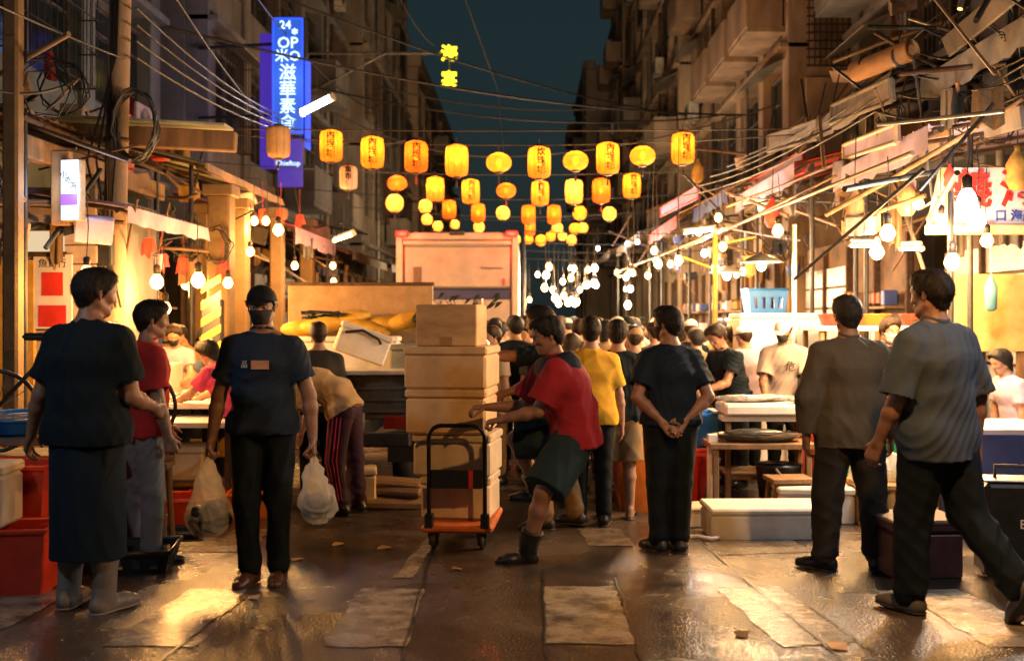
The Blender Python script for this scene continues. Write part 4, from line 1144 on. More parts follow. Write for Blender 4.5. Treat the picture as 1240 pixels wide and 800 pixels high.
# white signboard with red and blue lettering
SIGNW = pm('sign_white', (0.72, 0.64, 0.66), 0.5, 0.12, 3, 0.05)
REDP = pm('red_paint', (0.55, 0.03, 0.025), 0.5, 0.15, 6, 0.05)
BLUEP = pm('blue_paint', (0.04, 0.08, 0.4), 0.5, 0.15, 6, 0.05)
q0 = at(1124, 272, 9.0)
sb = thing('signboard', 'large white signboard with red characters and small blue lettering', 'sign', (q0.x, 9.0, q0.z))
MB().plate([(0, 0, 0), (1.5, 0, 0), (1.5, 0.02, 0.52), (0.12, 0.02, 0.52)], 0.04).build('board', SIGNW, sb)
MB().box((0.76, -0.02, -0.045), (1.56, 0.12, 0.09)).build('lower_rail', pm('rail_pink', (0.6, 0.38, 0.28), 0.5), sb)
for i, ch in enumerate('義海鮮'): lettering(ch, REDP, sb, (0.4 + 0.42 * i, -0.012, 0.3), (math.pi / 2, 0, 0), 0.36, 0.003, 0.008, 'character')
lettering('口 海產 60', BLUEP, sb, (0.85, -0.012, 0.075), (math.pi / 2, 0, 0), 0.11, 0.003, 0.003)

# lit light box on a brown hanging board, kiosk of white planks
kx0, kx1 = at(-30, 0, 9.3).x, at(112, 0, 9.3).x
kk = thing('plank_kiosk', 'kiosk of pinkish white horizontal planks behind the utility pole', 'kiosk', ((kx0 + kx1) / 2, 9.35, 0))
PLANK = pm('pinkish_white_plank', (0.42, 0.33, 0.28), 0.6, 0.2, 5, 0.2, 40)
KW = kx1 - kx0
MB().box((0, 0.9, 1.45), (KW - 0.1, 1.6, 2.9)).build('wall', GREYW, kk)
pk = MB().box((0, 0, 0), (KW, 0.035, 0.175), b=0.012).mesh('plank')
for i in range(16): mobj('plank', pk, PLANK, kk, (rnd.uniform(-.01, .01), 0.05, 0.12 + i * 0.182), (0, rnd.uniform(-.004, .004), 0))
MB().box((-0.19, 0.0, 1.2), (0.36, 0.05, 2.1)).box((-0.19, -0.02, 1.2), (0.02, 0.06, 2.0)).build('door', pm('yellow_door', (0.55, 0.3, 0.05), 0.5, 0.2, 8), kk)
wn = MB().box((-0.02, 0.0, 2.3), (0.6, 0.05, 0.05)).box((-0.02, 0.0, 2.55), (0.6, 0.05, 0.05)).build('window', RUST, kk)
MB().box((-0.02, 0.012, 2.42), (0.55, 0.02, 0.2), b=0).build('pane', em('lit_window', (1.0, 0.75, 0.45), 0.45), wn)
MB().box((-0.5, 0.02, 1.95), (0.09, 0.04, 0.55), b=0).build('lit_slit', em('lit_window', (1.0, 0.75, 0.45), 0.9), kk)
MB().box((0.16, -0.005, 1.95), (0.36, 0.03, 0.7), b=0).build('poster', SIGNW, kk)
MB().box((0.16, -0.024, 2.02), (0.2, 0.008, 0.22), b=0).build('red_print', REDP, kk)
MB().box((0.16, -0.024, 1.72), (0.26, 0.008, 0.2), b=0).build('red_print', REDP, kk)
lettering('魚貨行', INK, kk, (0.16, -0.022, 2.21), (math.pi / 2, 0, 0), 0.09, 0.002)
bx = at(89, 268, 8.7)
lb = thing('light_box', 'glowing white light box with a violet band on a brown board', 'sign', (bx.x, 8.7, bx.z))
MB().box((-0.13, 0.06, 0.3), (0.16, 0.1, 0.66)).build('backing_board', pm('brown_board', (0.3, 0.17, 0.08), 0.6), lb)
MB().box((0.0, 0.0, 0.27), (0.19, 0.09, 0.54), rotm(0, 0, -14)).build('case', ACW, lb)
LBF = em('lightbox_white', (0.75, 0.88, 1.0), 1.05)
R14 = rotm(0, 0, -14)
MB().box((-0.011, -0.047, 0.27), (0.17, 0.012, 0.52), R14, 0).build('face', LBF, lb)
MB().box((-0.013, -0.055, 0.185), (0.168, 0.004, 0.1), R14, 0).build('violet_band', em('lightbox_violet', (0.35, 0.1, 0.75), 0.9), lb)
for i, ch in enumerate('小吃海'): lettering(ch, INK, lb, (-0.065 + 0.05 * i, -0.042 - 0.013 * i - 0.008, 0.4 - 0.05 * i), (math.pi / 2, 0, -math.radians(14)), 0.07, 0.002, 0.0, 'character')
point_light('light_box_light', lb, (0.03, -0.2, 0.27), 6, (0.75, 0.85, 1.0), 0.1)

# ------------------------------------------------------------------ arcade pillars, canopies on the pole side
PILL = pm('ochre_pillar', (0.2, 0.125, 0.055), 0.7, 0.25, 3, 0.3, 40)
def pillar(u, d, w, h, label):
    p = at(u, 0, d)
    t = thing('pillar', label, 'pillar', (p.x, d, 0))
    MB().box((0, 0, h / 2), (w, w, h), b=0.02).build('shaft', PILL, t)
    MB().box((0, 0, h + 0.06), (w * 1.35, w * 1.35, 0.14)).build('capital', PILL, t)
    MB().box((0, 0, 0.12), (w * 1.12, w * 1.12, 0.24)).build('plinth', CONC, t)
    return t
pillar(268, 12.2, 0.27, 3.2, 'thick ochre pillar nearest the row of red hangings')
pillar(292, 13.6, 0.2, 3.2, 'slim ochre pillar behind the thick one')
pillar(246, 14.2, 0.2, 3.2, 'ochre pillar set back against the shop wall')
pillar(336, 15.6, 0.2, 3.3, 'ochre pillar behind the masked man in the cap')
pillar(372, 18.4, 0.24, 3.4, 'far ochre pillar beside the pickup truck')
pillar(16, 8.2, 0.13, 4.6, 'dark thin post at the corner of the plank kiosk')
hz = ghit(262, 560); hzp = at(258, 390, 10.2)
hp = thing('hazard_post', 'post wrapped in yellow and black diagonal hazard stripes', 'post', (hzp.x, 10.2, 0))
MB().box((0, 0, 0.95), (0.2, 0.12, 1.9)).build('post', pm('hazard_black', (0.02, 0.02, 0.02), 0.5), hp)
st = MB()
for i in range(6):
    z = 1.1 + i * 0.17; st.plate([(-0.1, -0.064, z), (0.1, -0.064, z + 0.12), (0.1, -0.064, z + 0.2), (-0.1, -0.064, z + 0.08)], -0.004)
st.build('hazard_stripes', pm('hazard_yellow', (0.75, 0.5, 0.03), 0.5), hp)

def corrugated(mb, A, B, Cc, Dd, n=26, amp=0.018):
    """sheet A-B (eave) to D-C (ridge), ribs running from eave to ridge"""
    A, B, Cc, Dd = map(Vector, (A, B, Cc, Dd)); vs = []; fs = []
    nm = (B - A).cross(Dd - A).normalized()
    for j in range(2):
        for i in range(n * 2 + 1):
            t = i / (n * 2); p = A.lerp(B, t) if j == 0 else Dd.lerp(Cc, t)
            vs.append(p + nm * (amp if i % 2 else -amp))
    m = n * 2 + 1
    for i in range(m - 1): fs.append((i, i + 1, m + i + 1, m + i))
    return mb.add(vs, fs)
SHEETG = pm('pale_green_sheet', (0.4, 0.42, 0.3), 0.5, 0.3, 3, 0.1, 40)
SHEETT = pm('tan_tarp', (0.27, 0.17, 0.09), 0.75, 0.25, 4, 0.4, 18)
TARPL = pm('lavender_tarp', (0.42, 0.34, 0.5), 0.55, 0.2, 4, 0.35, 15)
TARPG = pm('grey_tarp', (0.26, 0.25, 0.25), 0.6, 0.3, 4, 0.4, 15)
TARPR = pm('red_tarp', (0.5, 0.05, 0.03), 0.6, 0.2, 4, 0.35, 15)
TARPB = pm('blue_tarp', (0.05, 0.09, 0.3), 0.55, 0.2, 4, 0.35, 15)
WOODT = pm('raw_timber', (0.24, 0.14, 0.065), 0.75, 0.3, 8, 0.3, 40, stretch=(1, 1, 0.2))
BAMB = pm('bamboo', (0.16, 0.09, 0.04), 0.5, 0.3, 10, 0.2, 50)
def awning(label, y0, y1, xi, zi, xo, zo, mat, valance=None, vh=0.25, posts=(), group=None, n=22, amp=0.015):
    """sloping sheet from the facade (xi, zi) out to the eave (xo, zo) with valance, frame and posts"""
    ym = (y0 + y1) / 2
    t = thing('awning', label, 'awning', (xo, ym, 0), 0, group)
    s = MB(); L = (y1 - y0) / 2; dx = xi - xo
    A, B, Cc, Dd = (0, -L, zo), (0, L, zo), (dx, L, zi), (dx, -L, zi)
    if dx > 0: corrugated(s, B, A, Dd, Cc, n, amp)
    else: corrugated(s, A, B, Cc, Dd, n, amp)
    s.build('roof_sheet', mat, t)
    f = MB()
    for k in range(4):
        y = -L + 0.03 + (2 * L - 0.06) * k / 3; f.tube([(0.02 * (1 if dx > 0 else -1), y, zo - 0.045), (dx, y, zi - 0.045)], 0.022, 6)
    f.tube([(dx * 0.04, -L, zo - 0.05), (dx * 0.04, L, zo - 0.05)], 0.026, 6); f.tube([(dx * 0.5, -L, (zo + zi) / 2 - 0.06), (dx * 0.5, L, (zo + zi) / 2 - 0.06)], 0.022, 6)
    f.build('frame', RUST, t)
    if valance:
        v = MB(); N = 16; vs = []; r = random.Random(int(y0 * 10))
        for i in range(N + 1):
            y = -L + 2 * L * i / N; w = 0.02 * math.sin(i * 1.3) + r.uniform(-.012, .012)
            sx = -1 if dx > 0 else 1
            vs += [(sx * (0.012 + 0.02), y, zo - 0.01), (sx * (0.03 + w), y, zo - vh * (0.9 + r.uniform(-.1, .1)))]
        v.add(vs, [(2 * i, 2 * i + 1, 2 * i + 3, 2 * i + 2) for i in range(N)], True); v.build('valance', valance, t)
    for (py, px) in posts:
        MB().tube([(px, py, 0), (px, py, zo - 0.04 + (zi - zo) * px / dx)], 0.028, 8).build('post', IRON, t)
    return t
awning('long tan corrugated canopy reaching the concrete utility pole', 8.3, 11.6, -6.3, 3.85, -4.2, 3.45, SHEETT, None, .2, [(-1.5, -0.1), (1.5, -0.1)])
awning('pale green corrugated canopy over the ochre pillars', 11.8, 15.4, -6.2, 4.15, -3.85, 3.55, SHEETG, SHEETT, .12, [(-1.7, -0.2)])
awning('low lavender tarp awning tucked under the green canopy', 9.2, 11.5, -5.5, 3.0, -3.75, 2.75, TARPL, TARPL, .18)
awning('red edged awning below the blue neon sign', 15.6, 18.8, -5.6, 3.7, -3.7, 3.15, TARPR, TARPL, .3, [(1.5, -0.1)])
awning('brown patched awning by the warm wall tube lamp', 19, 23.5, -5.6, 3.6, -3.4, 3.0, SHEETT, TARPG, .2, [(0, -0.1)])
awning('grey sheet awning alongside the box truck', 23.7, 31, -5.4, 3.7, -3.3, 3.0, GALV, TARPG, .2, [(-2, -0.1), (2, -0.1)])
bmt = thing('timber_beam', 'long squared timber beam carrying the tan canopy edge', 'beam', (-4.35, 10.0, 3.18))
MB().box((0, 0, 0), (0.12, 3.4, 0.2)).build('beam', WOODT, bmt); MB().tube([(0, -1.4, -0.1), (-0.6, -1.4, -0.55)], 0.03, 6).build('brace', WOODT, bmt); MB().tube([(-0.45, -1.66, 0.3), (0.1, -1.66, -0.5)], 0.03, 6).build('brace', WOODT, bmt)
bm2 = thing('timber_beam', 'squared cross beam running from the kiosk post to the utility pole', 'beam', at(180, 165, 9.9))
MB().box((-0.25, 0, 0), (2.25, 0.12, 0.2), rotm(0, 3, 0)).build('beam', WOODT, bm2); MB().box((-0.3, 0.02, 0.15), (2.2, 0.3, 0.03), rotm(0, 3, 0)).build('sheet', SHEETG, bm2)

# big awnings opposite
AW = [('large grey awning nearest the white signboard', 7.4, 9.4, 6.1, 4.6, 3.75, 3.98, GALV, TARPG), ('grey tarp awning beside the rolled orange mat', 9.6, 12.0, 6.1, 4.8, 3.55, 4.1, TARPG, TARPG), ('lavender awning hanging over the shelf of tubs', 8.6, 11.2, 5.6, 3.7, 3.5, 3.38, TARPL, TARPL), ('red backed awning with a pale blue valance', 12.2, 15.6, 6.0, 4.3, 3.3, 3.62, TARPR, TARPL), ('faded dark awning in the middle of the row', 15.8, 19.0, 6.0, 4.5, 3.2, 3.8, TARPG, TARPB), ('tan awning beyond the red one', 19.2, 23.6, 5.0, 4.6, 2.9, 3.7, SHEETT, TARPR), ('silver awning above the far cold bulbs', 23.8, 30, 5.0, 4.6, 2.7, 3.8, GALV, TARPG), ('farthest tan awning by the bulb cluster', 30.2, 40, 4.7, 4.6, 2.5, 3.8, SHEETT, TARPG)]
for i, (lb_, y0, y1, xi, zi, xo, zo, m, vm) in enumerate(AW):
    L = (y1 - y0) / 2
    awning(lb_, y0, y1, xi, zi, xo, zo, m, vm, 0.28, [(-L + 0.2, 0.25), (L - 0.2, 0.25)] if i not in (0, 1) else [(L - 0.2, 0.35)])
# rolled mat and hanging boards
rl = at(1068, 78, 9.4)
rm = thing('rolled_mat', 'rolled orange mat lying across the awning edge', 'mat', rl)
sp = [(0.0, 0.0, 0.0)]
mbm = MB(); R_ = rotm(0, 0, -62)
for k in range(3): mbm.tube([R_ @ Vector((-0.34, 0, 0)), R_ @ Vector((0.34, 0.02, 0.06))], 0.1 - 0.025 * k, 16, cap=(k == 2))
mbm.build('roll', pm('orange_mat', (0.36, 0.19, 0.08), 0.8, 0.2, 6, 0.5, 30), rm)
for s in (-0.2, 0.2): MB().lathe([(0.103, -0.012), (0.103, 0.012)], R_ @ Vector((s, 0.01, 0.03)), 16, R_ @ rotm(0, 90, 0)).build('strap', IRON, rm)
def hang_board(label, px, d0, d1, mat, mat2, edge=None):
    """sign board whose face runs along the lane; px = near-top, far-top, far-bottom, near-bottom"""
    A = at(*px[0], d0); B = at(*px[1], d1); Cc = at(*px[2], d1); Dd = at(*px[3], d0); c = (A + B + Cc + Dd) / 4
    t = thing('hanging_signboard', label, 'sign', c)
    MB().plate([A - c, B - c, Cc - c, Dd - c], 0.04).build('panel', mat, t)
    e = MB(); 
    for P, Q in ((A, B), (B, Cc), (Cc, Dd), (Dd, A)): e.tube([P - c, Q - c], 0.025, 6)
    e.build('rim', mat2, t)
    top = MB()
    for P in (A, B): top.tube([P - c, P - c + Vector((0.1, 0, 0.45))], 0.008, 4)
    top.build('hanger', CABLE, t)
    return t
h1 = hang_board('lavender signboard with a cream lower edge below the grey tarp awning', [(1085, 150), (1022, 176), (1022, 193), (1086, 172)], 9.2, 11.2, TARPL, pm('cream_rim', (0.55, 0.42, 0.28), 0.6))
h2 = hang_board('blue and white signboard with red and orange stripes', [(972, 183), (905, 222), (905, 236), (974, 208)], 12.6, 16.2, TARPL, REDP)
h3 = hang_board('weathered grey signboard with a pale panel under the rolled mat', [(1078, 95), (1008, 128), (1006, 150), (1080, 122)], 9.3, 11.3, GALV, CONC)
h4 = hang_board('long grey fascia board between the two lavender signs', [(990, 145), (930, 165), (930, 184), (990, 168)], 11.9, 14.2, TARPG, CONC)
h5 = hang_board('small violet signboard tilted near the lantern at the end of the cord', [(845, 225), (800, 252), (800, 262), (846, 240)], 19, 23, TARPL, REDP)
# orange sacks and buckets hanging from the frame
def hung(label, u, v, d, prof, mat, name='hanging_sack', cat='sack'):
    p = at(u, v, d); t = thing(name, label, cat, p)
    MB().lathe(prof, n=14, sx=1, sy=0.8).build('body', mat, t)
    MB().tube([(0, 0, prof[-1][1]), (0.02, 0.02, prof[-1][1] + 0.5)], 0.006, 4).build('string', CORD, t)
    return t
SACK = [(0.02, -0.22), (0.06, -0.21), (0.1, -0.14), (0.085, -0.06), (0.1, 0.0), (0.06, 0.08), (0.045, 0.1), (0.025, 0.13), (0.03, 0.17)]
OCH = pm('ochre_cloth', (0.36, 0.2, 0.04), 0.8, 0.25, 8, 0.5, 25)
hung('ochre cloth sack hanging beside the signboard top', 1232, 200, 8.6, SACK, OCH)
hung('brown cloth sack hanging behind the black diagonal pole', 1035, 247, 9.6, SACK, SHEETT)
hung('small tan sack hung near the far lavender sign', 1098, 235, 9.8, SACK, SHEETT)
hung('red plastic bag hung on the signboard corner', 1150, 212, 8.7, [(x * .55, z * .6) for x, z in SACK], TARPR)
hung('red cloth bundle dangling beneath the red backed awning', 935, 255, 12.5, SACK, TARPR)
hung('yellow mesh bag tied at the end of the lantern cord', 845, 205, 16, SACK, OCH)
for (u, v, d) in [(180, 300, 10.6), (196, 318, 11.2), (222, 322, 11.8), (270, 325, 12.0), (340, 262, 14.5), (363, 268, 15.5), (318, 262, 14.2)]:
    p = at(u, v, d); hb = MB()
    hb.plate([(-0.06, 0, 0.1), (0.05, 0.01, 0.11), (0.09, 0.03, -0.04), (0.03, 0.0, -0.05), (0.02, -0.02, -0.13), (-0.04, 0, -0.06), (-0.09, 0.02, -0.1)], 0.012)
    hb.tube([(0, 0, 0.1), (0, 0, 0.5)], 0.004, 4)
    one(hb, 'red_hanging', TARPR, 'small red cloth hanging under the canopies by the ochre pillars', 'hanging', p, rnd.uniform(-.6, .6), 'red cloth hangings')
# poles and pipes tangled over the awning side
PL = 'thin bamboo pole laid slantwise through the awning frames'
for (a, da, b, db, r, m) in [((745, 330), 22, (1105, 185), 8.2, 0.022, BAMB), ((830, 300), 14, (1012, 213), 10, 0.016, BAMB), ((1000, 260), 9.6, (1240, 120), 8.0, 0.024, WOODT), ((880, 250), 14, (1130, 150), 9.6, 0.02, BAMB), ((1060, 40), 10, (1235, 130), 8.4, 0.02, RUST)]:
    A = at(*a, da); B = at(*b, db); c = (A + B) / 2
    one(MB().tube([A - c, (A - c) * .3 + Vector((0, 0, -.02)), B - c], r, 7), 'bamboo_pole', m, PL, 'pole', c, 0, 'poles through the awning frames')
A = at(962, 338, 9.3); B = at(1118, 205, 7.6); c = (A + B) / 2
one(MB().tube([A - c, B - c], 0.017, 7), 'iron_pole', IRON, 'straight black pole slanting up across the bulbs', 'pole', c)
r_ = random.Random(11)
for k in range(46):
    u = r_.uniform(760, 1240); d = min(3.4 * F / max(60, (u - CU)) * r_.uniform(0.95, 1.2), 24)
    v0 = CV - (r_.uniform(2.75, 4.5) - CAMZ) * F / d
    A = at(u, v0, d); ln = r_.uniform(0.5, 1.6); dr = Vector((r_.uniform(-.7, .7), r_.uniform(-.6, .9), r_.choice([r_.uniform(-.25, .25), r_.uniform(-1, 1)]))).normalized()
    B = A + dr * ln; c = (A + B) / 2
    one(MB().tube([A - c, B - c], r_.choice([0.011, 0.016, 0.024]), 6), 'frame_pipe', (m_ := r_.choice([RUST, IRON, BAMB, GALV, WOODT])), {RUST: 'rusty', IRON: 'black', BAMB: 'bamboo', GALV: 'silvery', WOODT: 'wooden'}[m_] + ' short pipe in the tangle of awning framework', 'pipe', c, 0, 'framework pipes under the awnings')
for k in range(26):
    u = r_.uniform(800, 1235); d = min(3.6 * F / max(60, (u - CU)) * r_.uniform(0.95, 1.2), 24)
    z = r_.uniform(3.0, 4.6); A = at(u, CV - (z - CAMZ) * F / d, d)
    bd = MB().box((0, 0, 0), (r_.uniform(.03, .12), r_.uniform(.4, 1.2), r_.uniform(.06, .22)), rotm(r_.uniform(-25, 25), r_.uniform(-30, 30), r_.uniform(-25, 25)))
    one(bd, 'loose_board', (m_ := r_.choice([WOODT, SHEETT, TARPG, GALV, CONC])), {WOODT: 'wooden', SHEETT: 'tan', TARPG: 'dull grey', GALV: 'silvery', CONC: 'grey brown'}[m_] + ' loose board wedged in the awning framework', 'board', A, 0, 'loose boards on the awnings')
for k in range(34):
    u = r_.uniform(30, 420); d = min(4.1 * F / max(150, (CU - u)) * r_.uniform(0.95, 1.25), 20)
    z = r_.uniform(2.6, 3.7); A = at(u, CV - (z - CAMZ) * F / d, d)
    if k % 2:
        dr = Vector((r_.uniform(-.6, .6), r_.uniform(-.6, .9), r_.uniform(-.5, .5))).normalized() * r_.uniform(.3, .7)
        one(MB().tube([-dr, dr], r_.choice([0.012, 0.018]), 6), 'frame_pipe', r_.choice([RUST, IRON, BAMB, GALV]), 'short pipe under the canopies by the pillars', 'pipe', A, 0, 'framework pipes under the canopies')
    else:
        one(MB().box((0, 0, 0), (r_.uniform(.05, .3), r_.uniform(.2, .7), r_.uniform(.06, .3)), rotm(r_.uniform(-25, 25), r_.uniform(-20, 20), r_.uniform(-25, 25))), 'loose_board', r_.choice([WOODT, SHEETT, RUST, PLANK, OCH]), 'loose board wedged under the canopies by the pillars', 'board', A, 0, 'loose boards under the canopies')

BROWNW = pm('brown_shop_wall', (0.16, 0.1, 0.06), 0.8, 0.4, 2.5, 0.3, 30)
# shop backs: walls with shelves lit from inside
def shop_back(label, side, y0, y1, x, mat, seed):
    t = thing('shop_front', label, 'shop', (side * x, (y0 + y1) / 2, 0)); L = y1 - y0; r = random.Random(seed)
    MB().box((side * 0.2, 0, 1.5), (0.1, L, 3.0)).build('wall', mat, t)
    n = max(2, int(L / 1.1))
    for i in range(n):
        y = -L / 2 + (i + .5) * L / n
        k = r.random()
        if k < .4:
            for j in range(7): MB().box((side * 0.12, y, 0.25 + j * 0.36), (0.04, L / n - .1, 0.33), b=0.008).build('shutter_slat', GALV, t)
        else:
            for j in range(3): 
                MB().box((side * -0.05, y, 0.75 + j * 0.55), (0.36, L / n - .08, 0.035)).build('shelf', WOODT, t)
                for q in range(4):
                    MB().box((side * -0.05, y + (q - 1.5) * .2, 0.77 + j * 0.55 + .12), (0.2, 0.13, r.uniform(.12, .3))).build('carton', r.choice([PLANK, OCH, TARPR, SIGNW, TARPB, WOODT, SHEETT]), t)
        MB().box((side * 0.1, y - L / n / 2, 1.45), (0.1, 0.07, 2.9)).build('mullion', RUST, t)
    return t
shop_back('shop wall with stocked shelves behind the plank kiosk', -1, 10.4, 15.2, 5.6, BROWNW, 1)
shop_back('shop wall with shelves behind the slim pillars', -1, 15.5, 22.5, 5.2, BROWNW, 2)
shop_back('shop wall alongside the box truck', -1, 23, 36, 4.9, BROWNW, 3)
shop_back('bright shop wall behind the white signboard', 1, 8.6, 13.4, 5.5, BROWNW, 4)
shop_back('shop wall behind the middle awnings', 1, 13.8, 19, 5.2, BROWNW, 5)
shop_back('shop wall under the tan and silver awnings', 1, 19.6, 36, 4.8, BROWNW, 6)
yw = at(1172, 345, 9.6)
ypn = thing('back_screen', 'bright yellow back panel under the white signboard', 'panel', (yw.x, 9.6, 0))
MB().box((0.1, 0, 1.75), (0.9, 0.05, 0.75)).build('panel', pm('yellow_panel', (0.6, 0.42, 0.16), 0.7), ypn)
for s in (-1, 1): MB().box((0.1 + s * .42, 0.03, 0.7), (0.06, 0.06, 1.4)).build('leg', WOODT, ypn)

# ------------------------------------------------------------------ dense clutter under the awnings and canopies
r_ = random.Random(77)
DK = [RUST, IRON, WOODT, SHEETT, BROWNW, TARPG, CONC]
MIX = DK + [TARPR, OCH, GALV, PLANK, TARPL, BAMB]
MNAME = {'rusty_iron': 'rusty brown', 'painted_iron': 'black', 'raw_timber': 'wooden', 'tan_tarp': 'tan', 'brown_shop_wall': 'dark brown', 'grey_tarp': 'grey', 'stained_concrete': 'grey brown', 'red_tarp': 'red', 'ochre_cloth': 'ochre', 'galvanised_sheet': 'silvery', 'pinkish_white_plank': 'pinkish white', 'lavender_tarp': 'lavender', 'bamboo': 'bamboo coloured', 'blue_tarp': 'blue'}
def clutter(side, n, ylo, yhi, xlo, xhi, zlo, zhi, where):
    for k in range(n):
        y = ylo + (yhi - ylo) * r_.random() ** 1.6; x = side * r_.uniform(xlo, xhi); z = r_.uniform(zlo, zhi)
        q = r_.random()
        if side > 0 and y < 9.3 and z < 3.3: continue
        if q < .4:
            dr = Vector((r_.uniform(-.8, .8), r_.uniform(-.6, .9), r_.choice([r_.uniform(-.2, .2), r_.uniform(-1, 1)]))).normalized() * r_.uniform(.25, .8)
            m = r_.choice(DK + [BAMB])
            nm = {RUST: 'rusty', IRON: 'black', WOODT: 'timber', SHEETT: 'tan', BROWNW: 'brown', TARPG: 'grey', CONC: 'grey brown', BAMB: 'bamboo'}[m]
            one(MB().tube([-dr, dr * .1 + Vector((0, 0, r_.uniform(-.03, .03))), dr], r_.choice([.01, .014, .022]), 6), 'frame_rail', m, nm + ' rail in the framework ' + where, 'rail', (x, y, z), 0, 'rails in the framework ' + where)
        elif q < .62:
            m = r_.choice(MIX); w = r_.uniform(.08, .28); h = r_.uniform(.15, .5); b = MB(); N = 6; vs = []
            for i in range(N + 1):
                t = i / N; o = .03 * math.sin(i * 1.9 + k); vs += [(w * (t - .5), o, 0), (w * (t - .5) * r_.uniform(.8, 1.2), o * 1.6 + r_.uniform(-.02, .02), -h * r_.uniform(.8, 1.1))]
            b.add(vs, [(2 * i, 2 * i + 1, 2 * i + 3, 2 * i + 2) for i in range(N)], True)
            b.tube([(-w * .5, 0, 0), (w * .5, 0, 0)], .008, 5)
            one(b, 'hanging_cloth', m, MNAME[m.name] + ' crumpled cloth hanging on a rod ' + where, 'cloth', (x, y, z), r_.uniform(-.8, .8), 'cloths hanging ' + where)
        elif q < .8:
            b = MB(); s = r_.uniform(.15, .35)
            for j in range(5):
                a0 = r_.uniform(0, 6); rr = s * r_.uniform(.4, .7)
                b.tube([(rr * math.cos(a) + r_.uniform(-.03, .03), r_.uniform(-.04, .04), rr * 1.2 * math.sin(a) + r_.uniform(-.03, .03)) for a in [a0 + i * .5 for i in range(r_.randint(7, 13))]], .007, 4)
            one(b, 'cable_tangle', CABLE if r_.random() < .6 else CABLEG, 'tangle of looped wire hanging ' + where, 'cable', (x, y, z), r_.uniform(-1, 1), 'wire tangles ' + where)
        elif q < .92:
            m = r_.choice(MIX); b = MB().box((0, 0, 0), (r_.uniform(.1, .35), r_.uniform(.15, .5), r_.uniform(.08, .3)), rotm(r_.uniform(-15, 15), r_.uniform(-15, 15), r_.uniform(-30, 30)))
            one(b, 'stored_box', m, MNAME[m.name] + ' box stored up in the framework ' + where, 'box', (x, y, z), 0, 'boxes stored ' + where)
        else:
            b = MB().lathe([(.09, -.1), (.11, -.09), (.14, .08), (.145, .1), (.13, .09), (.1, -.08)], n=14).tube([(-.14, 0, .1), (-.06, 0, .26), (.06, 0, .26), (.14, 0, .1)], .005, 4)
            m = r_.choice([TARPR, PLANK, IRON, TARPB, GALV]); one(b, 'hanging_bucket', m, MNAME[m.name] + ' bucket hung by its handle ' + where, 'bucket', (x, y, z), r_.uniform(0, 3), 'buckets hung ' + where)
clutter(1, 120, 8.0, 24, 3.2, 5.0, 2.55, 3.75, 'beneath the big awnings')
clutter(1, 50, 7.6, 20, 3.5, 5.4, 3.9, 4.9, 'on top of the big awnings')
clutter(-1, 80, 8.2, 24, 3.7, 5.3, 2.35, 3.35, 'beneath the canopies by the pillars')
clutter(-1, 30, 8.2, 22, 4.0, 5.8, 3.6, 4.5, 'on top of the canopies by the pillars')
# ------------------------------------------------------------------ boxes, crates, tables and other loose things
FOAM = pm('foam_cream', (0.68, 0.56, 0.4), 0.75, 0.2, 3, 0.2, 120)
FOAMW = pm('foam_white', (0.72, 0.68, 0.62), 0.75, 0.1, 6, 0.2, 120)
CARD = pm('cardboard', (0.6, 0.38, 0.18), 0.8, 0.22, 3, 0.15, 60, stretch=(1, 1, 3))
TAPE = pm('parcel_tape', (0.4, 0.22, 0.08), 0.3, 0.1, 20, 0)
PLR = pm('red_plastic', (0.6, 0.045, 0.02), 0.35, 0.15, 8, 0.05)
PLO = pm('orange_plastic', (0.75, 0.19, 0.02), 0.35, 0.15, 8, 0.05)
PLB = pm('blue_plastic', (0.02, 0.16, 0.55), 0.35, 0.15, 8, 0.05)
PLK = pm('black_plastic', (0.014, 0.016, 0.018), 0.35, 0.2, 8, 0.1)
PLG = pm('green_plastic', (0.02, 0.3, 0.12), 0.35, 0.15, 8, 0.05)
PLP = pm('maroon_plastic', (0.1, 0.035, 0.04), 0.4, 0.2, 8, 0.1)
STEEL = pm('steel', (0.5, 0.48, 0.45), 0.3, 0.2, 10, 0.05, metal=0.9)
FISHM = pm('fish_skin', (0.3, 0.29, 0.28), 0.2, 0.5, 12, 0.15, 90, spec=0.8)
ICE = pm('crushed_ice', (0.8, 0.8, 0.78), 0.3, 0.1, 30, 0.8, 60)
def foam_box(label, loc, w, d, h, rz=0, mat=None, lid=True, group=None, name='foam_box', cat='box', tape=False):
    mat = mat or FOAM
    t = thing(name, label, cat, loc, math.radians(rz), group)
    lh = min(0.06, h * 0.2) if lid else 0
    if lid:
        MB().box((0, 0, (h - lh) / 2), (w - 0.014, d - 0.014, h - lh), b=0.018).build('tub', mat, t)
        MB().box((0, 0, h - lh / 2 + 0.002), (w, d, lh), b=0.014).build('lid', mat, t)
        if tape: MB().box((0, 0, h + 0.004), (0.05, d + 0.004, 0.002), b=0).box((0, -d / 2 - 0.002, h - 0.07), (0.05, 0.002, 0.14), b=0).build('tape', TAPE, t)
    else:
        w2 = 0.035; b = MB().box((0, 0, 0.02), (w, d, 0.04))
        for s in (-1, 1):
            b.box((s * (w / 2 - w2 / 2), 0, h / 2 + .02), (w2, d, h - .04)); b.box((0, s * (d / 2 - w2 / 2), h / 2 + .02), (w - 2 * w2 - .004, w2, h - .04))
        b.build('tub', mat, t)
    return t
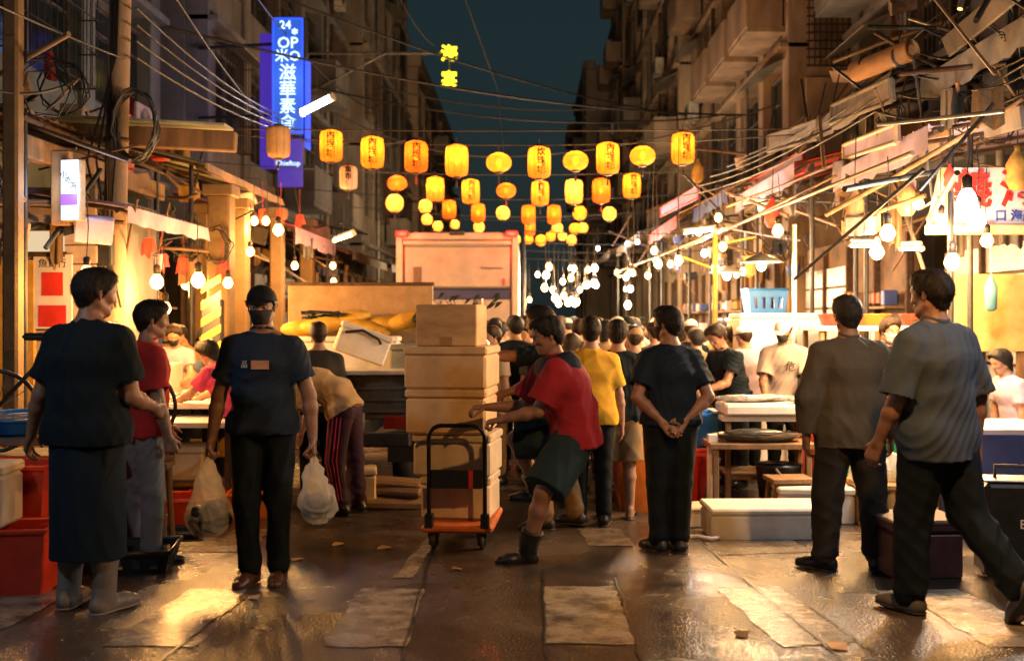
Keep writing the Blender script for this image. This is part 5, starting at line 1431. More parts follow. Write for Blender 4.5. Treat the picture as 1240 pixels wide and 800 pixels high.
def carton(label, loc, w, d, h, rz=0):
    t = thing('cardboard_box', label, 'box', loc, math.radians(rz), 'boxes stacked on the platform trolley')
    MB().box((0, 0, h / 2), (w, d, h), b=0.008).build('carton', CARD, t)
    MB().box((0, 0, h + 0.0015), (w - .01, 0.05, 0.002), b=0).box((0, -d / 2 - 0.0015, h * .12), (0.09, 0.002, h * .2), b=0).build('tape', TAPE, t)
    MB().box((w * .5 + 0.001, 0, h * .5), (0.002, d * .5, 0.004), b=0).build('flap_seam', TAPE, t)
    return t
# platform trolley with U handle
k = 6.93 / F
tz = gz(6.95)
tx = (556 - CU) * 6.95 / F
PITCH = 0.0
tr = thing('platform_trolley', 'orange platform trolley with black tubular handle under the box stack', 'trolley', (tx, 7.0, tz), math.radians(-4))
MB().box((0.0, 0.22, 0.15), (0.5, 0.74, 0.05), b=0.015).build('platform', pm('trolley_orange', (0.65, 0.16, 0.04), 0.45, 0.2, 8), tr)
hx = 0.195
pts = [(-hx, -0.13, 0.15), (-hx, -0.15, 0.78)] + [(-hx + 0.09 - 0.09 * math.cos(a), -0.155, 0.78 + 0.09 * math.sin(a)) for a in [i * math.pi / 10 for i in range(1, 6)]]
pts += [(-p[0], p[1], p[2]) for p in pts[::-1]]
hd = MB().tube(pts, 0.015, 8).build('handle', pm('black_tube', (0.02, 0.016, 0.014), 0.3, 0.2, 10, metal=.5), tr)
MB().box((0, -0.15, 0.5), (2 * hx - .03, 0.02, 0.13), b=0.006).build('panel', PLK, tr)
MB().box((0.1, -0.162, 0.5), (0.03, 0.006, 0.125), b=0).build('red_mark', REDP, tr)
for s in (-1, 1): MB().box((s * hx, -0.13, 0.21), (0.06, 0.06, 0.1)).build('handle_socket', PLK, tr)
WH = MB().lathe([(0.02, -0.016), (0.055, -0.016), (0.06, 0), (0.055, 0.016), (0.02, 0.016)], n=16, R=rotm(0, 90, 0)).mesh('wheel')
for sx in (-1, 1):
    for y in (-0.08, 0.52):
        c_ = MB().box((sx * 0.17, y, 0.105), (0.075, 0.07, 0.04)).box((sx * 0.17 - .028, y, 0.07), (0.008, 0.05, 0.08)).box((sx * 0.17 + .028, y, 0.07), (0.008, 0.05, 0.08)).build('caster', PLK, tr)
        mobj('wheel', WH, pm('wheel_rubber', (0.02, 0.02, 0.02), .5), c_, (sx * 0.17, y, 0.06))
# the stack
by = 7.28; bz = tz + 0.175
X_ = lambda u: (u - CU) * 7.02 / F
Gs = 'boxes stacked on the platform trolley'
for (lab_, u0, u1, v0, v1, rz, dd, foam) in [('lowest cream box resting on the trolley platform', 508, 596, 592, 645, -8, .46, True), ('second cream box from the trolley platform with a deep lid', 500, 598, 540, 592, -9, .5, True), ('middle wide tan box in the stack on the trolley', 491, 592, 485, 540, -7, .56, True), ('wide tan box directly under the small top carton', 490, 594, 433, 485, -8, .58, True), ]:
    w = (u1 - u0) * 7.0 / F; hgt = (v1 - v0) * 7.0 / F; hgt = (v1 - v0) * 7.0 / F
    hgt -= 0.004
    foam_box(lab_, (X_((u0 + u1) / 2) + .02, by, bz), w, dd, hgt, rz, pm('foam_tan', (0.72, 0.5, 0.28), 0.75, 0.2, 3, 0.2, 120) if 'tan' in lab_ else FOAM, True, Gs, 'stacked_box')
    bz += hgt + 0.004
carton('small cardboard carton on top of the trolley stack', (X_(544), by, bz), 76 * 7.0 / F, .4, 51 * 7.0 / F, -8)
BOXTOP = bz + 51 * 7 / F
# black sack with sprigs behind
sk = thing('black_sack', 'black sack with leafy sprigs poking out behind the top carton', 'sack', at(565, 400, 8.3) * 1.0)
sk.location.z = 0.0
MB().lathe([(0.16, 0.0), (0.24, 0.2), (0.2, 0.9), (0.22, 1.3), (0.19, 1.5), (0.08, 1.62)], n=16, sy=.8).build('body', PLK, sk)
sr = MB(); r_ = random.Random(5)
for i in range(14):
    a = r_.uniform(-.5, .5); sr.tube([(0.02 * i - .1, 0, 1.58), (a * .3, -.02, 1.75), (a * .6, -.04, 1.8 + r_.uniform(0, .12))], [.006, .005, .002], 5)
    c0 = Vector((a * .5, -.04, 1.75 + r_.uniform(0, .12))); sr.plate([c0, c0 + Vector((.03, 0, .02)), c0 + Vector((.06, .01, .05)), c0 + Vector((.02, 0, .05))], .003)
sr.build('sprigs', pm('sprig_dark', (0.05, 0.06, 0.03), .6), sk)

# ------------------------------------------------------------------ pickup truck
PKD = pm('truck_grey', (0.1, 0.1, 0.1), 0.4, 0.25, 6, 0.1, metal=.3)
pk_ = thing('pickup_truck', 'small open pickup truck seen from behind with a loaded bed and tan headboard', 'truck', (-1.93, 9.3, 0))
W2 = 0.83
MB().box((0, 2.15, 0.86), (1.6, 2.5, 0.1)).box((0, 1.0, 0.98), (1.64, 0.04, 0.1)).build('bed_floor', PKD, pk_)
for s in (-1, 1): MB().box((s * W2, 1.25, 1.05), (0.05, 2.4, 0.36)).build('bed_side', PKD, pk_)
MB().box((0, 0.0, 1.2), (1.7, 0.5, 0.035)).build('tailgate', pm('tailgate_pale', (0.55, 0.5, 0.42), .5, .2, 5), pk_)
MB().box((0, 0.12, 0.95), (1.66, 0.08, 0.42)).build('rear_panel', PKD, pk_)
for i in range(3): MB().box((0, 0.07, 0.82 + i * .11), (1.6, 0.03, 0.03)).build('rib', PKD, pk_)
MB().box((0.2, 0.06, 0.72), (0.36, 0.015, 0.17), b=.004).build('plate', pm('plate_grey', (.3, .3, .3), .4), pk_)
lettering('RA-06', pm('plate_ink', (0.02, .02, .02), .5), pk_, (0.2, 0.05, 0.72), (math.pi / 2, 0, 0), 0.12, .002)
MB().box((0, 0.0, 0.56), (1.66, 0.12, 0.13), b=.02).build('bumper', IRON, pk_)
MB().box((0, 2.0, 0.6), (0.7, 3.8, 0.16)).build('chassis', IRON, pk_)
for s in (-1, 1):
    MB().box((s * .68, 0.02, .72), (.22, .05, .12)).build('tail_light', pm('lens_red_dark', (.25, .02, .02), .2), pk_)
    MB().box((s * .7, 0.35, .45), (.28, .03, .3), b=0).build('mud_flap', PLK, pk_)
TY = MB().lathe([(0.16, -0.09), (0.28, -0.095), (0.31, -0.06), (0.31, 0.06), (0.28, 0.095), (0.16, 0.09)], n=24, R=rotm(0, 90, 0)).mesh('tyre')
RM = MB().lathe([(0.02, -0.06), (0.17, -0.07), (0.17, 0.07), (0.02, 0.06)], n=16, R=rotm(0, 90, 0)).mesh('rim')
for s in (-1, 1):
    for y in (0.75, 3.3):
        w_ = mobj('wheel', TY, pm('tyre_rubber', (.015, .015, .016), .7), pk_, (s * .68, y, .31)); mobj('rim', RM, PKD, w_)
MB().box((0, 2.1, 1.75), (1.66, 0.06, 0.66), b=.01).build('headboard', pm('headboard_tan', (0.33, 0.21, 0.11), .7, .2, 5), pk_)
MB().box((0.0, 2.06, 2.09), (1.7, 0.05, 0.04)).build('headboard_rail', RUST, pk_)
cb_ = MB().box((0, 3.2, 0.95), (1.6, 1.7, 0.8), b=.08).box((0, 3.1, 1.55), (1.5, 1.2, 0.5), b=.12).build('cab', pm('cab_white', (.5, .48, .45), .35, .15, 5), pk_)
# load
YS = pm('yellow_sack', (0.62, 0.36, 0.04), .7, .25, 7, .5, 30)
r_ = random.Random(9)
for i in range(6):
    mb = MB().ball((0, 0, 0), (.27, .22, .1), 14, 9, rotm(0, r_.uniform(-12, 12), r_.uniform(-20, 20)))
    one(mb, 'yellow_sack', YS, 'yellow sack piled against the headboard of the pickup', 'sack', (-2.5 + i * .24, 11.05 - .12 * (i % 2), 1.58 + .05 * (i % 3)), 0, 'yellow sacks on the pickup')
fb = foam_box('large white foam box in the pickup bed beneath the yellow sacks', (-1.95, 10.75, .92), 1.1, .5, .58, 2, FOAMW)
fb2 = foam_box('grey fish box standing in the corner of the pickup bed', (-1.25, 10.6, .92), .4, .6, .5, 0, pm('grey_box', (.2, .21, .2), .5))
tb = foam_box('tilted white foam box with a black strap in the pickup bed', (-1.68, 9.72, 1.24), .52, .36, .3, 0, FOAMW); tb.rotation_euler = (0.0, math.radians(20), math.radians(12)); tb.location.z = 1.31
MB().tube([(-.2, -.19, .2), (-.05, -.2, .27), (.12, -.2, .24), (.16, -.2, .2)], .014, 5).build('strap', PLK, tb)
pr_ = thing('black_handset', 'black scanner lying tilted on the yellow sacks', 'handset', (-1.15, 10.7, 1.66)); MB().box((0, 0, 0), (.22, .1, .1), rotm(0, 35, 20)).build('case', PLK, pr_); MB().box((.1, -.04, -.06), (.16, .1, .02), rotm(0, 35, 20)).build('screen', pm('screen_grey', (.3, .33, .36), .2), pr_)
wire = thing('net_bundle', 'dark net bundle heaped on the pickup load', 'net', (-2.25, 10.9, 1.72)); nb = MB()
for i in range(12): nb.tube([(r_.uniform(-.3, .3), r_.uniform(-.1, .1), r_.uniform(-.03, .06)) for _ in range(4)], .012, 5)
nb.build('strands', PLK, wire)
pgb = ghit(428, 618)
foam_box('single cream foam box on the road behind the pickup', (pgb.x, pgb.y + .15, gz(pgb.y)), .36, .3, .36, 10, FOAM)
flt = thing('flattened_sacks', 'flattened pale sacks lying under the pickup tail', 'sack', (-1.2, 9.0, gz(9.0))); MB().box((0, 0, .05), (.6, .5, .1), rotm(2, 3, 10), .03).box((.03, .02, .14), (.5, .42, .08), rotm(-2, 2, -8), .03).box((0, 0, .21), (.46, .3, .06), rotm(0, 5, 4), .025).build('stack', SHEETT, flt)

# ------------------------------------------------------------------ box truck
bt = thing('box_truck', 'white box truck seen from behind with a blue band and red marker lamps', 'truck', (-1.28, 17.8, 0))
BTW = pm('truck_box_white', (0.32, 0.27, 0.24), .45, .15, 2.5, .1, 30); BTF = pm('truck_frame_pale', (0.36, 0.31, 0.27), .4, .15, 5)
MB().box((0, 2.9, 2.05), (2.16, 5.6, 2.3), b=.03).build('cargo_box', BTW, bt)
for s in (-1, 1): MB().box((s * 1.04, 0.03, 2.05), (.12, .12, 2.36), b=.02).build('corner_post', BTF, bt)
MB().box((0, 0.02, 3.17), (1.94, .13, .13), b=.02).box((0, -.01, 3.05), (1.94, .1, .07), b=.015).build('header', BTF, bt)
MB().box((0, 0.05, 2.62), (1.9, .06, .72), b=.012).build('door_panel', BTW, bt)
MB().box((0, 0.03, 2.23), (1.9, .06, .03), b=.005).build('door_seam', IRON, bt)
MB().box((-.0, 0.04, 2.13), (1.9, .07, .17), b=.01).build('blue_band', pm('band_blue', (.015, .02, .1), .4), bt)
MB().box((0, 0.05, 1.6), (1.9, .06, .86), b=.012).build('lower_door', BTW, bt)
for x in (-.3, .35): MB().box((x, -.01, 1.62), (.02, .03, .8), b=.004).build('door_gap', IRON, bt)
for x in (-.5, .45): MB().tube([(x, -.02, 1.2), (x, -.02, 2.05)], .018, 6).build('lock_rod', STEEL, bt)
MB().box((-.72, .0, 2.47), (.13, .05, .3), b=.01).build('notice', pm('notice_dark', (.12, .07, .05), .6), bt)
lettering('Refrigeration', pm('lettering_grey', (.12, .1, .1), .5), bt, (.62, .012, 2.6), (math.pi / 2, 0, 0), .075, .003)
MB().box((.84, 0.0, 2.35), (.03, .03, .12), b=.005).build('side_reflector', REDP, bt)
MB().box((0, -.02, 3.22), (.26, .12, .08)).build('camera_pod', IRON, bt)
REDL = em('marker_red', (1.0, 0.006, 0.003), 1.7)
for s in (-1, 1):
    ml = MB().box((s * .98, -.12, 3.2), (.22, .1, .11), b=.02).build('marker_lamp', REDL, bt)
    point_light('marker_light', bt, (s * .98, -.3, 3.2), 26, (1, .04, .02), .05)
MB().box((0, -.02, .95), (2.1, .14, .22)).build('bumper', IRON, bt)
for s in (-1, 1): MB().box((s * .86, -.06, 1.0), (.26, .06, .12)).build('tail_light', REDP, bt)
MB().box((0, 2.6, .75), (.9, 5.4, .2)).build('chassis', IRON, bt)
for s in (-1, 1):
    for y in (1.2, 5.6):
        w_ = mobj('wheel', TY, MATS['tyre_rubber'], bt, (s * .88, y, .42)); w_.scale = (1.3, 1.35, 1.35); mobj('rim', RM, PKD, w_)
MB().box((0, 6.6, 1.5), (2.0, 1.6, 1.9), b=.15).build('cab', BTW, bt)

# ------------------------------------------------------------------ tables, tubs, crates
def table(label, loc, w, d, h, rz=0, top=None, leg=None, group=None, low=True):
    t = thing('stall_table', label, 'table', loc, math.radians(rz), group)
    MB().box((0, 0, h - .025), (w, d, .05)).build('table_top', top or STEEL, t)
    lm = MB().box((0, 0, (h - .05) / 2), (.05, .05, h - .05), b=.008).mesh('leg')
    for sx in (-1, 1):
        for sy in (-1, 1): mobj('leg', lm, leg or RUST, t, (sx * (w / 2 - .06), sy * (d / 2 - .06), 0))
    if low: MB().box((0, 0, .25), (w - .14, d - .14, .03)).build('lower_shelf', WOODT, t)
    return t
def crate(label, loc, w, d, h, mat, rz=0, group=None, holes=True, name='plastic_crate', cat='crate'):
    t = thing(name, label, cat, loc, math.radians(rz), group)
    b = MB(); e = .86
    prof = lambda z: e + (1 - e) * z / h
    def wall(a, bq, z0, z1):
        n = Vector((-(bq[1] - a[1]), bq[0] - a[0], 0)).normalized() * .012
        A = Vector((a[0] * prof(z0), a[1] * prof(z0), z0)); B = Vector((bq[0] * prof(z0), bq[1] * prof(z0), z0)); Cq = Vector((bq[0] * prof(z1), bq[1] * prof(z1), z1)); D = Vector((a[0] * prof(z1), a[1] * prof(z1), z1))
        b.plate([A, B, Cq, D], .012)
    cs = [(-w / 2, -d / 2), (w / 2, -d / 2), (w / 2, d / 2), (-w / 2, d / 2)]
    for i in range(4):
        a, q = cs[i], cs[(i + 1) % 4]
        if holes:
            wall(a, q, 0, h * .3); wall(a, q, h * .72, h)
            for j in range(9):
                if j % 2 == 0:
                    f0, f1 = j / 9, (j + 1) / 9
                    wall((a[0] + (q[0] - a[0]) * f0, a[1] + (q[1] - a[1]) * f0), (a[0] + (q[0] - a[0]) * f1, a[1] + (q[1] - a[1]) * f1), h * .3, h * .72)
        else: wall(a, q, 0, h)
    b.build('side_walls', mat, t)
    MB().box((0, 0, .012), (w * e, d * e, .02), b=.004).build('base', mat, t)
    rm_ = MB(); 
    rm_.tube([(*cs[i % 4], h) for i in range(5)], .016, 6)
    rm_.build('rim', mat, t)
    return t
def basin(label, loc, r, h, mat, group=None, fill=None):
    t = thing('basin', label, 'basin', loc, 0, group)
    MB().lathe([(r * .72, 0), (r * .78, .01), (r, h - .01), (r * 1.06, h), (r * 1.05, h - .012), (r * .97, h - .02), (r * .74, .015)], n=24).build('bowl', mat, t)
    if fill: MB().lathe([(.01, h * .72), (r * .5, h * .8), (r * .9, h * .62)], n=18, cap=False).build('ice', fill, t)
    return t
_fm = None
def fish(loc, rz, L, label, group, mat=None, tilt=0):
    global _fm
    if _fm is None:
        b = MB(); vs = []
        pr = [(-.5, .012, .02), (-.42, .035, .06), (-.28, .055, .1), (-.08, .062, .125), (.12, .05, .1), (.3, .025, .055), (.38, .014, .035)]
        n = 10
        for (x, a, c_) in pr:
            for k_ in range(n): an = 2 * math.pi * k_ / n; vs.append((x, c_ * math.cos(an), a * math.sin(an) + .06))
        fs = [(i * n + k_, i * n + (k_ + 1) % n, (i + 1) * n + (k_ + 1) % n, (i + 1) * n + k_) for i in range(len(pr) - 1) for k_ in range(n)]
        fs += [tuple(range(n))[::-1], tuple(range((len(pr) - 1) * n, len(pr) * n))]
        b.add(vs, fs, True)
        tl_ = MB().plate([(.37, 0, .06), (.5, .11, .06), (.46, 0, .06), (.5, -.11, .06)], .012)
        fn = MB().plate([(-.1, .11, .06), (.08, .17, .06), (.12, .1, .06)], .01)
        _fm = (b.mesh('body'), tl_.mesh('tail'), fn.mesh('fin'))
    t = thing('fish', label, 'fish', loc, rz, group, L)
    m = mat or FISHM
    mobj('body', _fm[0], m, t); mobj('tail', _fm[1], m, t); mobj('fin', _fm[2], m, t)
    return t
# --- kiosk-side stall at the frame edge
g6 = gz(6.3)
table('low metal stall table carrying blue basins beside the red crates', (-3.35, 6.5, g6), 1.3, 1.0, .84, 4)
for i, (x, y) in enumerate([(-3.62, 6.25), (-3.2, 6.22), (-3.4, 6.65)]):
    basin('blue plastic basin on the metal stall table', (x, y, g6 + .845), .19, .1, PLB, 'blue basins on the stall table', ICE)
for i in range(5): fish((-3.6 + .2 * i, 6.18 + .12 * (i % 2), g6 + .93), rnd.uniform(-.5, .5), .3, 'silvery fish lying in the blue basins', 'fish in the blue basins')
cz = ghit(20, 716)
crate('red plastic crate standing on the road below the basins', (-2.86, 5.5, gz(5.5)), .46, .36, .36, PLR, 6, 'red crates', False)
crate('upper red crate stacked behind the pale foam box', (-3.0, 5.85, gz(5.85) + .38), .5, .36, .3, PLR, -4, None, False)
crate('open red crate beneath the upper red crate', (-3.0, 5.87, gz(5.87)), .5, .38, .36, PLR, 2, None)
foam_box('pale foam box standing on the red crate', (-2.98, 5.48, gz(5.48) + .37), .26, .3, .34, 4, FOAM)
crate('flat wet black crate on the road behind the booted man', (-2.45, 6.15, gz(6.15)), .5, .42, .14, PLK, 10)
crate('green plastic tub under the metal stall table', (-2.85, 6.9, g6 + .3), .34, .3, .22, PLG, 0, None, False)
stl = None
def stool(label, loc, rz=0, mat=None, h=.5, w=.32):
    t = thing('wooden_stool', label, 'stool', loc, math.radians(rz))
    MB().box((0, 0, h - .02), (w, w * .8, .04)).build('seat', mat or WOODT, t)
    for sx in (-1, 1):
        for sy in (-1, 1): MB().tube([(sx * w * .46, sy * w * .36, 0), (sx * w * .38, sy * w * .28, h - .04)], .02, 6).build('leg', mat or WOODT, t)
    for s in (-1, 1): MB().box((0, s * w * .34, h * .35), (w * .8, .025, .035)).build('stretcher', mat or WOODT, t)
    return t
stool('wooden stool draped with a tan cloth behind the booted man', (-2.62, 6.75, gz(6.75)), 8, None, .62, .36)
clo = thing('tan_cloth', 'crumpled tan cloth lying on the wooden stool', 'cloth', (-2.62, 6.75, gz(6.75) + .62))
cm_ = sdf_mesh('cloth', [C((-.14, -.05, .02), (.14, .05, .04), .05, .06, .03), C((-.1, .08, .02), (.1, -.1, .04), .05, .04, .03), C((.15, -.1, -.02), (.16, -.12, -.12), .04, .02, .03)], .012, amp=.02, freq=30, seed=4); mobj('cloth', cm_, SHEETT, clo)
# dark bicycle-like rack at the kiosk: tripod stand with tarps
rk = thing('bicycle', 'dark bicycle leaning at the kiosk behind the booted man', 'bicycle', (-3.55, 7.6, gz(7.6)), math.radians(18)); 
rk.location.z += .84
rk.location = (-3.62, 7.75, gz(7.75) + .62)
for x in (-.5, .5):
    w_ = MB().tube([(x + .31 * math.cos(a), 0, .33 + .31 * math.sin(a)) for a in [i * math.pi / 12 for i in range(25)]], .018, 6).build('wheel', PLK, rk)
    sp_ = MB()
    for i in range(10): sp_.tube([(x, 0, .33), (x + .3 * math.cos(i * .628), 0, .33 + .3 * math.sin(i * .628))], .003, 3)
    sp_.build('spokes', STEEL, w_)
MB().tube([(-.5, 0, .33), (-.12, 0, .78), (.34, 0, .8), (.02, 0, .33), (-.12, 0, .78)], .018, 6).tube([(-.5, 0, .33), (.02, 0, .33)], .014, 6).build('frame', IRON, rk)
MB().tube([(.5, 0, .33), (.34, 0, .8), (.32, 0, .98)], .018, 6).build('fork', IRON, rk)
MB().tube([(.36, -.3, 1.0), (.3, -.14, 1.0), (.32, 0, .97), (.3, .14, 1.0), (.36, .3, 1.0)], .014, 6).build('handlebar', STEEL, rk)
MB().box((-.17, 0, .9), (.26, .15, .06), b=.025).tube([(-.12, 0, .78), (-.16, 0, .88)], .014, 6).build('saddle', PLK, rk)
pf = thing('plinth', 'concrete plinth the dark bicycle stands on', 'plinth', (-3.62, 7.75, gz(7.75))); MB().box((0, 0, .31), (1.5, .5, .62)).build('block', CONC, pf)
# --- floor stall beyond: red tubs, white table
gA = 0.0
for (u, v, m, lab_, w, h) in [(214, 645, PLR, 'low red tub of seafood beside the white plastic bag', .5, .26), (262, 622, PLR, 'red tub of seafood behind the white plastic bag', .5, .2), (215, 612, PLR, 'red tub beneath the bright fish table', .6, .28), (210, 655, PLK, 'black tray with fish lying on the road', .34, .06), (300, 628, PLO, 'orange tub beside the masked man', .4, .2)]:
    p = ghit(u, v); crate(lab_, (p.x, p.y + .15, gz(p.y + .15)), w, w * .75, h, m, rnd.uniform(-12, 12), None, False)
for i in range(7):
    p = ghit(222 + 9 * i, 628 - 3 * (i % 3)); fish((p.x, p.y + .12, gz(p.y) + .1), rnd.uniform(0, 3), .3, 'small fish heaped in the red tubs', 'fish in the red tubs')
table('bright white fish table below the bulbs', (-3.55, 10.0, 0), 1.5, 1.9, .92, 0, SIGNW)
table('white side table with cartons underneath', (-3.0, 8.9, 0), .9, .7, .8, 0, SIGNW)
for i in range(8): fish((-3.9 + .22 * (i % 4), 9.4 + .35 * (i // 4), .93), rnd.uniform(-.4, .4) + 1.4, .4, 'large fish laid out on the bright white table', 'fish on the white table')
foam_box('white foam box on the bright fish table', (-3.95, 10.4, .925), .5, .4, .3, 0, FOAMW, False)
foam_box('pale carton under the white side table', (-3.05, 8.85, .27), .4, .35, .3, 0, FOAM)
table('farther table by the thick ochre pillar', (-3.6, 12.6, 0), 1.2, 2.0, .9, 0, SIGNW)
foam_box('foam box on the farther table by the pillars', (-3.5, 12.2, .905), .6, .4, .28, 0, FOAMW)

# --- opposite stalls
p = ghit(912, 606)
tb1 = table('timber fish table with a white slab beside the olive shirted man', (2.32, 9.3, 0), 1.15, .8, .82, 0, FOAMW, WOODT)
sl = thing('chopping_slab', 'thick white slab laid on a fish table', 'slab', (2.3, 9.1, .825)); MB().box((0, 0, .05), (1.08, .5, .1), b=.02).build('slab', FOAMW, sl)
for i in range(3): fish((2.0 + .3 * i, 9.1 + .1 * (i % 2), .925), .3 * i, .62, 'big pale fish lying on the white slab', 'fish on the white slab')
tb2 = table('lower bench holding a steel fish tray', (2.02, 8.72, 0), .92, .42, .62, 0, WOODT, WOODT, None, False)
tray = thing('fish_tray', 'steel tray with one large dark fish on the lower bench', 'tray', (2.02, 8.7, .625)); MB().lathe([(.2, 0), (.24, .01), (.33, .06), (.34, .065), (.32, .055), (.22, .012)], n=24, sy=.55, sx=1.2).build('pan', STEEL, tray)
fish((2.02, 8.7, .66), 0.1, .62, 'large dark fish lying in the steel tray', None, pm('fish_dark', (.06, .06, .06), .2, .4, 14))
stool('small wooden stool in front of the lower bench', (2.18, 8.3, gz(8.3)), 5, WOODT, .36, .36)
blk = thing('black_basket', 'black basket standing behind the small wooden stool', 'basket', (2.2, 8.72, 0.0)); MB().lathe([(.16, 0), (.2, .4), (.21, .42)], n=14).build('body', PLK, blk)
MB().tube([(-.1, -.3, .42), (.2, -.34, 0.05)], .012, 5).build('handle', STEEL, blk)
wp = ghit(868, 625); one(MB().box((0, 0, .34), (.09, .06, .68)).box((.05, 0, .58), (.1, .05, .06)), 'foam_post', FOAMW, 'upright white foam strip standing beside the red tub', 'foam strip', (wp.x, wp.y + .2, gz(wp.y)), 0)
for (u, v, w, h, m, lab_, z) in [(803, 612, .86, .5, PLR, 'wide red tub behind the man with clasped hands', 0), (775, 622, .3, .8, PLO, 'tall orange barrel behind the yellow shirted man', 0)]:
    p = ghit(u, v); crate(lab_, (p.x, p.y + .3, 0), w, .5, h, m, 3, None, False)
crate('blue crate stacked on the wide red tub', (1.5, 9.35, .51), .6, .45, .3, PLB, 0, None, False)
crate('blue crate stacked on the orange barrel', (1.06, 9.4, .81), .3, .34, .16, PLB, 5, None, False)
crate('yellow crate stacked beneath the hands of the dark shirted shopper', (1.22, 10.5, .6), .5, .4, .42, pm('yellow_plastic', (.75, .4, .02), .4), 0, None, False)
crate('red crate under the yellow one', (1.22, 10.5, 0), .5, .45, .58, PLR, 0, None, False)
p = ghit(940, 654)
fl = foam_box('long pale foam box lying flat on the road before the benches', (p.x, p.y + .24, gz(p.y + .24)), .97, .46, .24, 1, FOAMW)
p = ghit(845, 640); foam_box('small pale foam box near the end of the long one', (p.x - .02, p.y + .16, gz(p.y + .16)), .26, .28, .17, 6, FOAM)
p = ghit(985, 640); foam_box('white foam box partly hidden behind the olive shirted man', (p.x + .1, p.y + .4, gz(p.y + .4)), .62, .4, .3, -3, FOAMW)
p = ghit(845, 655); one(MB().tube([(-.1, 0, .02), (0, .03, .03), (.1, -.02, .02), (.16, .04, .02)], .018, 6), 'crumpled_wrap', SIGNW, 'crumpled plastic wrap on the road by the small foam box', 'wrap', (p.x, p.y, gz(p.y)))
p = ghit(1085, 640)
foam_box('honey coloured wooden crate behind the trolley handle', (p.x + .0, p.y + .35, gz(p.y + .35)), .5, .4, .34, 2, pm('honey_wood', (.5, .3, .1), .6, .2, 6))
sdf = sdf_mesh('plastic_heap', [C((-.18, 0, .06), (.1, .05, .1), .1, .12, .05), C((.08, 0, .1), (.2, .05, .05), .1, .08, .05), C((0, -.06, .12), (.05, -.05, .2), .07, .05, .05)], .012, amp=.025, freq=26, seed=3)
hp_ = thing('plastic_heap', 'heap of crumpled clear plastic on the honey coloured crate', 'plastic', (p.x + .02, p.y + .35, gz(p.y + .35) + .34)); mobj('film', sdf, thin('clear_film', (.8, .8, .72), .85), hp_)
crate('green plastic bin behind the olive shirted man', (3.02, 8.9, 0.0), .6, .5, .82, PLG, 0, None, False)
crate('tall red bin beside the small wooden stool', (2.6, 9.1, 0), .26, .26, .78, PLR, 0, None, False)
p = ghit(1125, 702)
foam_box('dark maroon cool box with a tan lid by the walking man', (p.x, p.y + .2, gz(p.y + .2)), .44, .36, .34, 4, PLP)
MB().box((0, 0, 0.342), (.45, .37, .03), b=.01).build('tan_lid', SHEETT, bpy.context.scene.objects[-1] if False else [o for o in COL.objects if o.get('label', '').startswith('dark maroon')][0])
p = ghit(1225, 705)
cs_ = thing('black_case', 'black travel case with white lettering at the edge of the road', 'case', (p.x + .1, p.y + .15, gz(p.y + .15)), math.radians(-8))
MB().box((0, 0, .3), (.42, .26, .56), b=.03).build('shell', PLK, cs_); MB().tube([(-.12, 0, .58), (-.12, 0, .66), (.12, 0, .66), (.12, 0, .58)], .012, 6).build('handle', IRON, cs_)
MB().box((0, 0, .585), (.4, .24, .012), b=.004).build('rim', STEEL, cs_)
lettering('BIZ', SIGNW, cs_, (.03, -.133, .34), (math.pi / 2, 0, 0), .075, .002)
for sx in (-1, 1): MB().lathe([(.03, -.015), (.03, .015)], (sx * .16, .05, .03), 12, rotm(0, 90, 0)).build('wheel', IRON, cs_)
p = ghit(1102, 655)
hc_ = thing('hand_cart', 'thin upright hand cart beside the honey coloured crate', 'cart', (p.x, p.y + .12, gz(p.y + .12)))
MB().tube([(-.04, 0, .05), (-.04, 0, .95), (0, 0, 1.02), (.14, 0, 1.02), (.18, 0, .95), (.18, 0, .05)], .012, 6).build('frame', IRON, hc_)
for z in (.3, .42): MB().box((.07, 0, z), (.2, .02, .05)).build('crossbar', IRON, hc_)
for s in (-1, 1): MB().lathe([(.05, -.015), (.05, .015)], (.07 + s * .11, .02, .05), 14, rotm(0, 90, 0)).build('wheel', PLK, hc_)
MB().box((.07, -.1, .03), (.22, .18, .015)).build('toe_plate', IRON, hc_)
table('steel stall counter behind the walking man', (3.75, 7.9, 0), 1.3, .8, .86, 0, FOAMW)
sk_ = MB().plate([(-.63, -.38, .8), (.63, -.38, .8), (.63, -.38, .05), (-.63, -.38, .05)], .012)
one(sk_, 'table_skirt', TARPB, 'dark blue cloth skirt hanging along the steel counter', 'cloth', (3.75, 7.87, .02))
foam_box('pink tan carton on edge below the steel counter', (3.45, 7.15, gz(7.15)), .3, .36, .42, 4, pm('pink_card', (.5, .33, .25), .7))
tr2 = thing('orange_flowers', 'bunch of orange shrimp piled on the carton', 'shrimp', (3.45, 7.1, gz(7.15) + .42)); mb = MB()
for i in range(16): mb.ball((rnd.uniform(-.1, .1), rnd.uniform(-.08, .08), rnd.uniform(.01, .06)), (.035, .02, .018), 8, 5, rotm(0, rnd.uniform(-40, 40), rnd.uniform(0, 180)))
mb.build('pile', PLO, tr2)
tr2.name = 'shrimp_pile'
table('high shelf table with orange tubs below the bulb pair', (3.75, 10.3, 0), 1.7, .7, 1.62, 0, FOAMW, WOODT)
for i, x in enumerate([3.15, 3.55, 4.0, 4.35]): basin('orange tub of produce on the high shelf table', (x, 10.2, 1.625), .17, .12, PLO if i % 2 else PLR, 'orange tubs on the shelf', ICE)
table('long fish table under the middle awnings', (3.2, 12.8, 0), 1.1, 3.6, .9, 0, FOAMW)
for i in range(6): foam_box('white foam fish box on the long table', (3.1 + .2 * (i % 2), 11.4 + .52 * i, .905), .5, .4, .2, rnd.uniform(-5, 5), FOAMW, False, 'foam boxes on the long table')
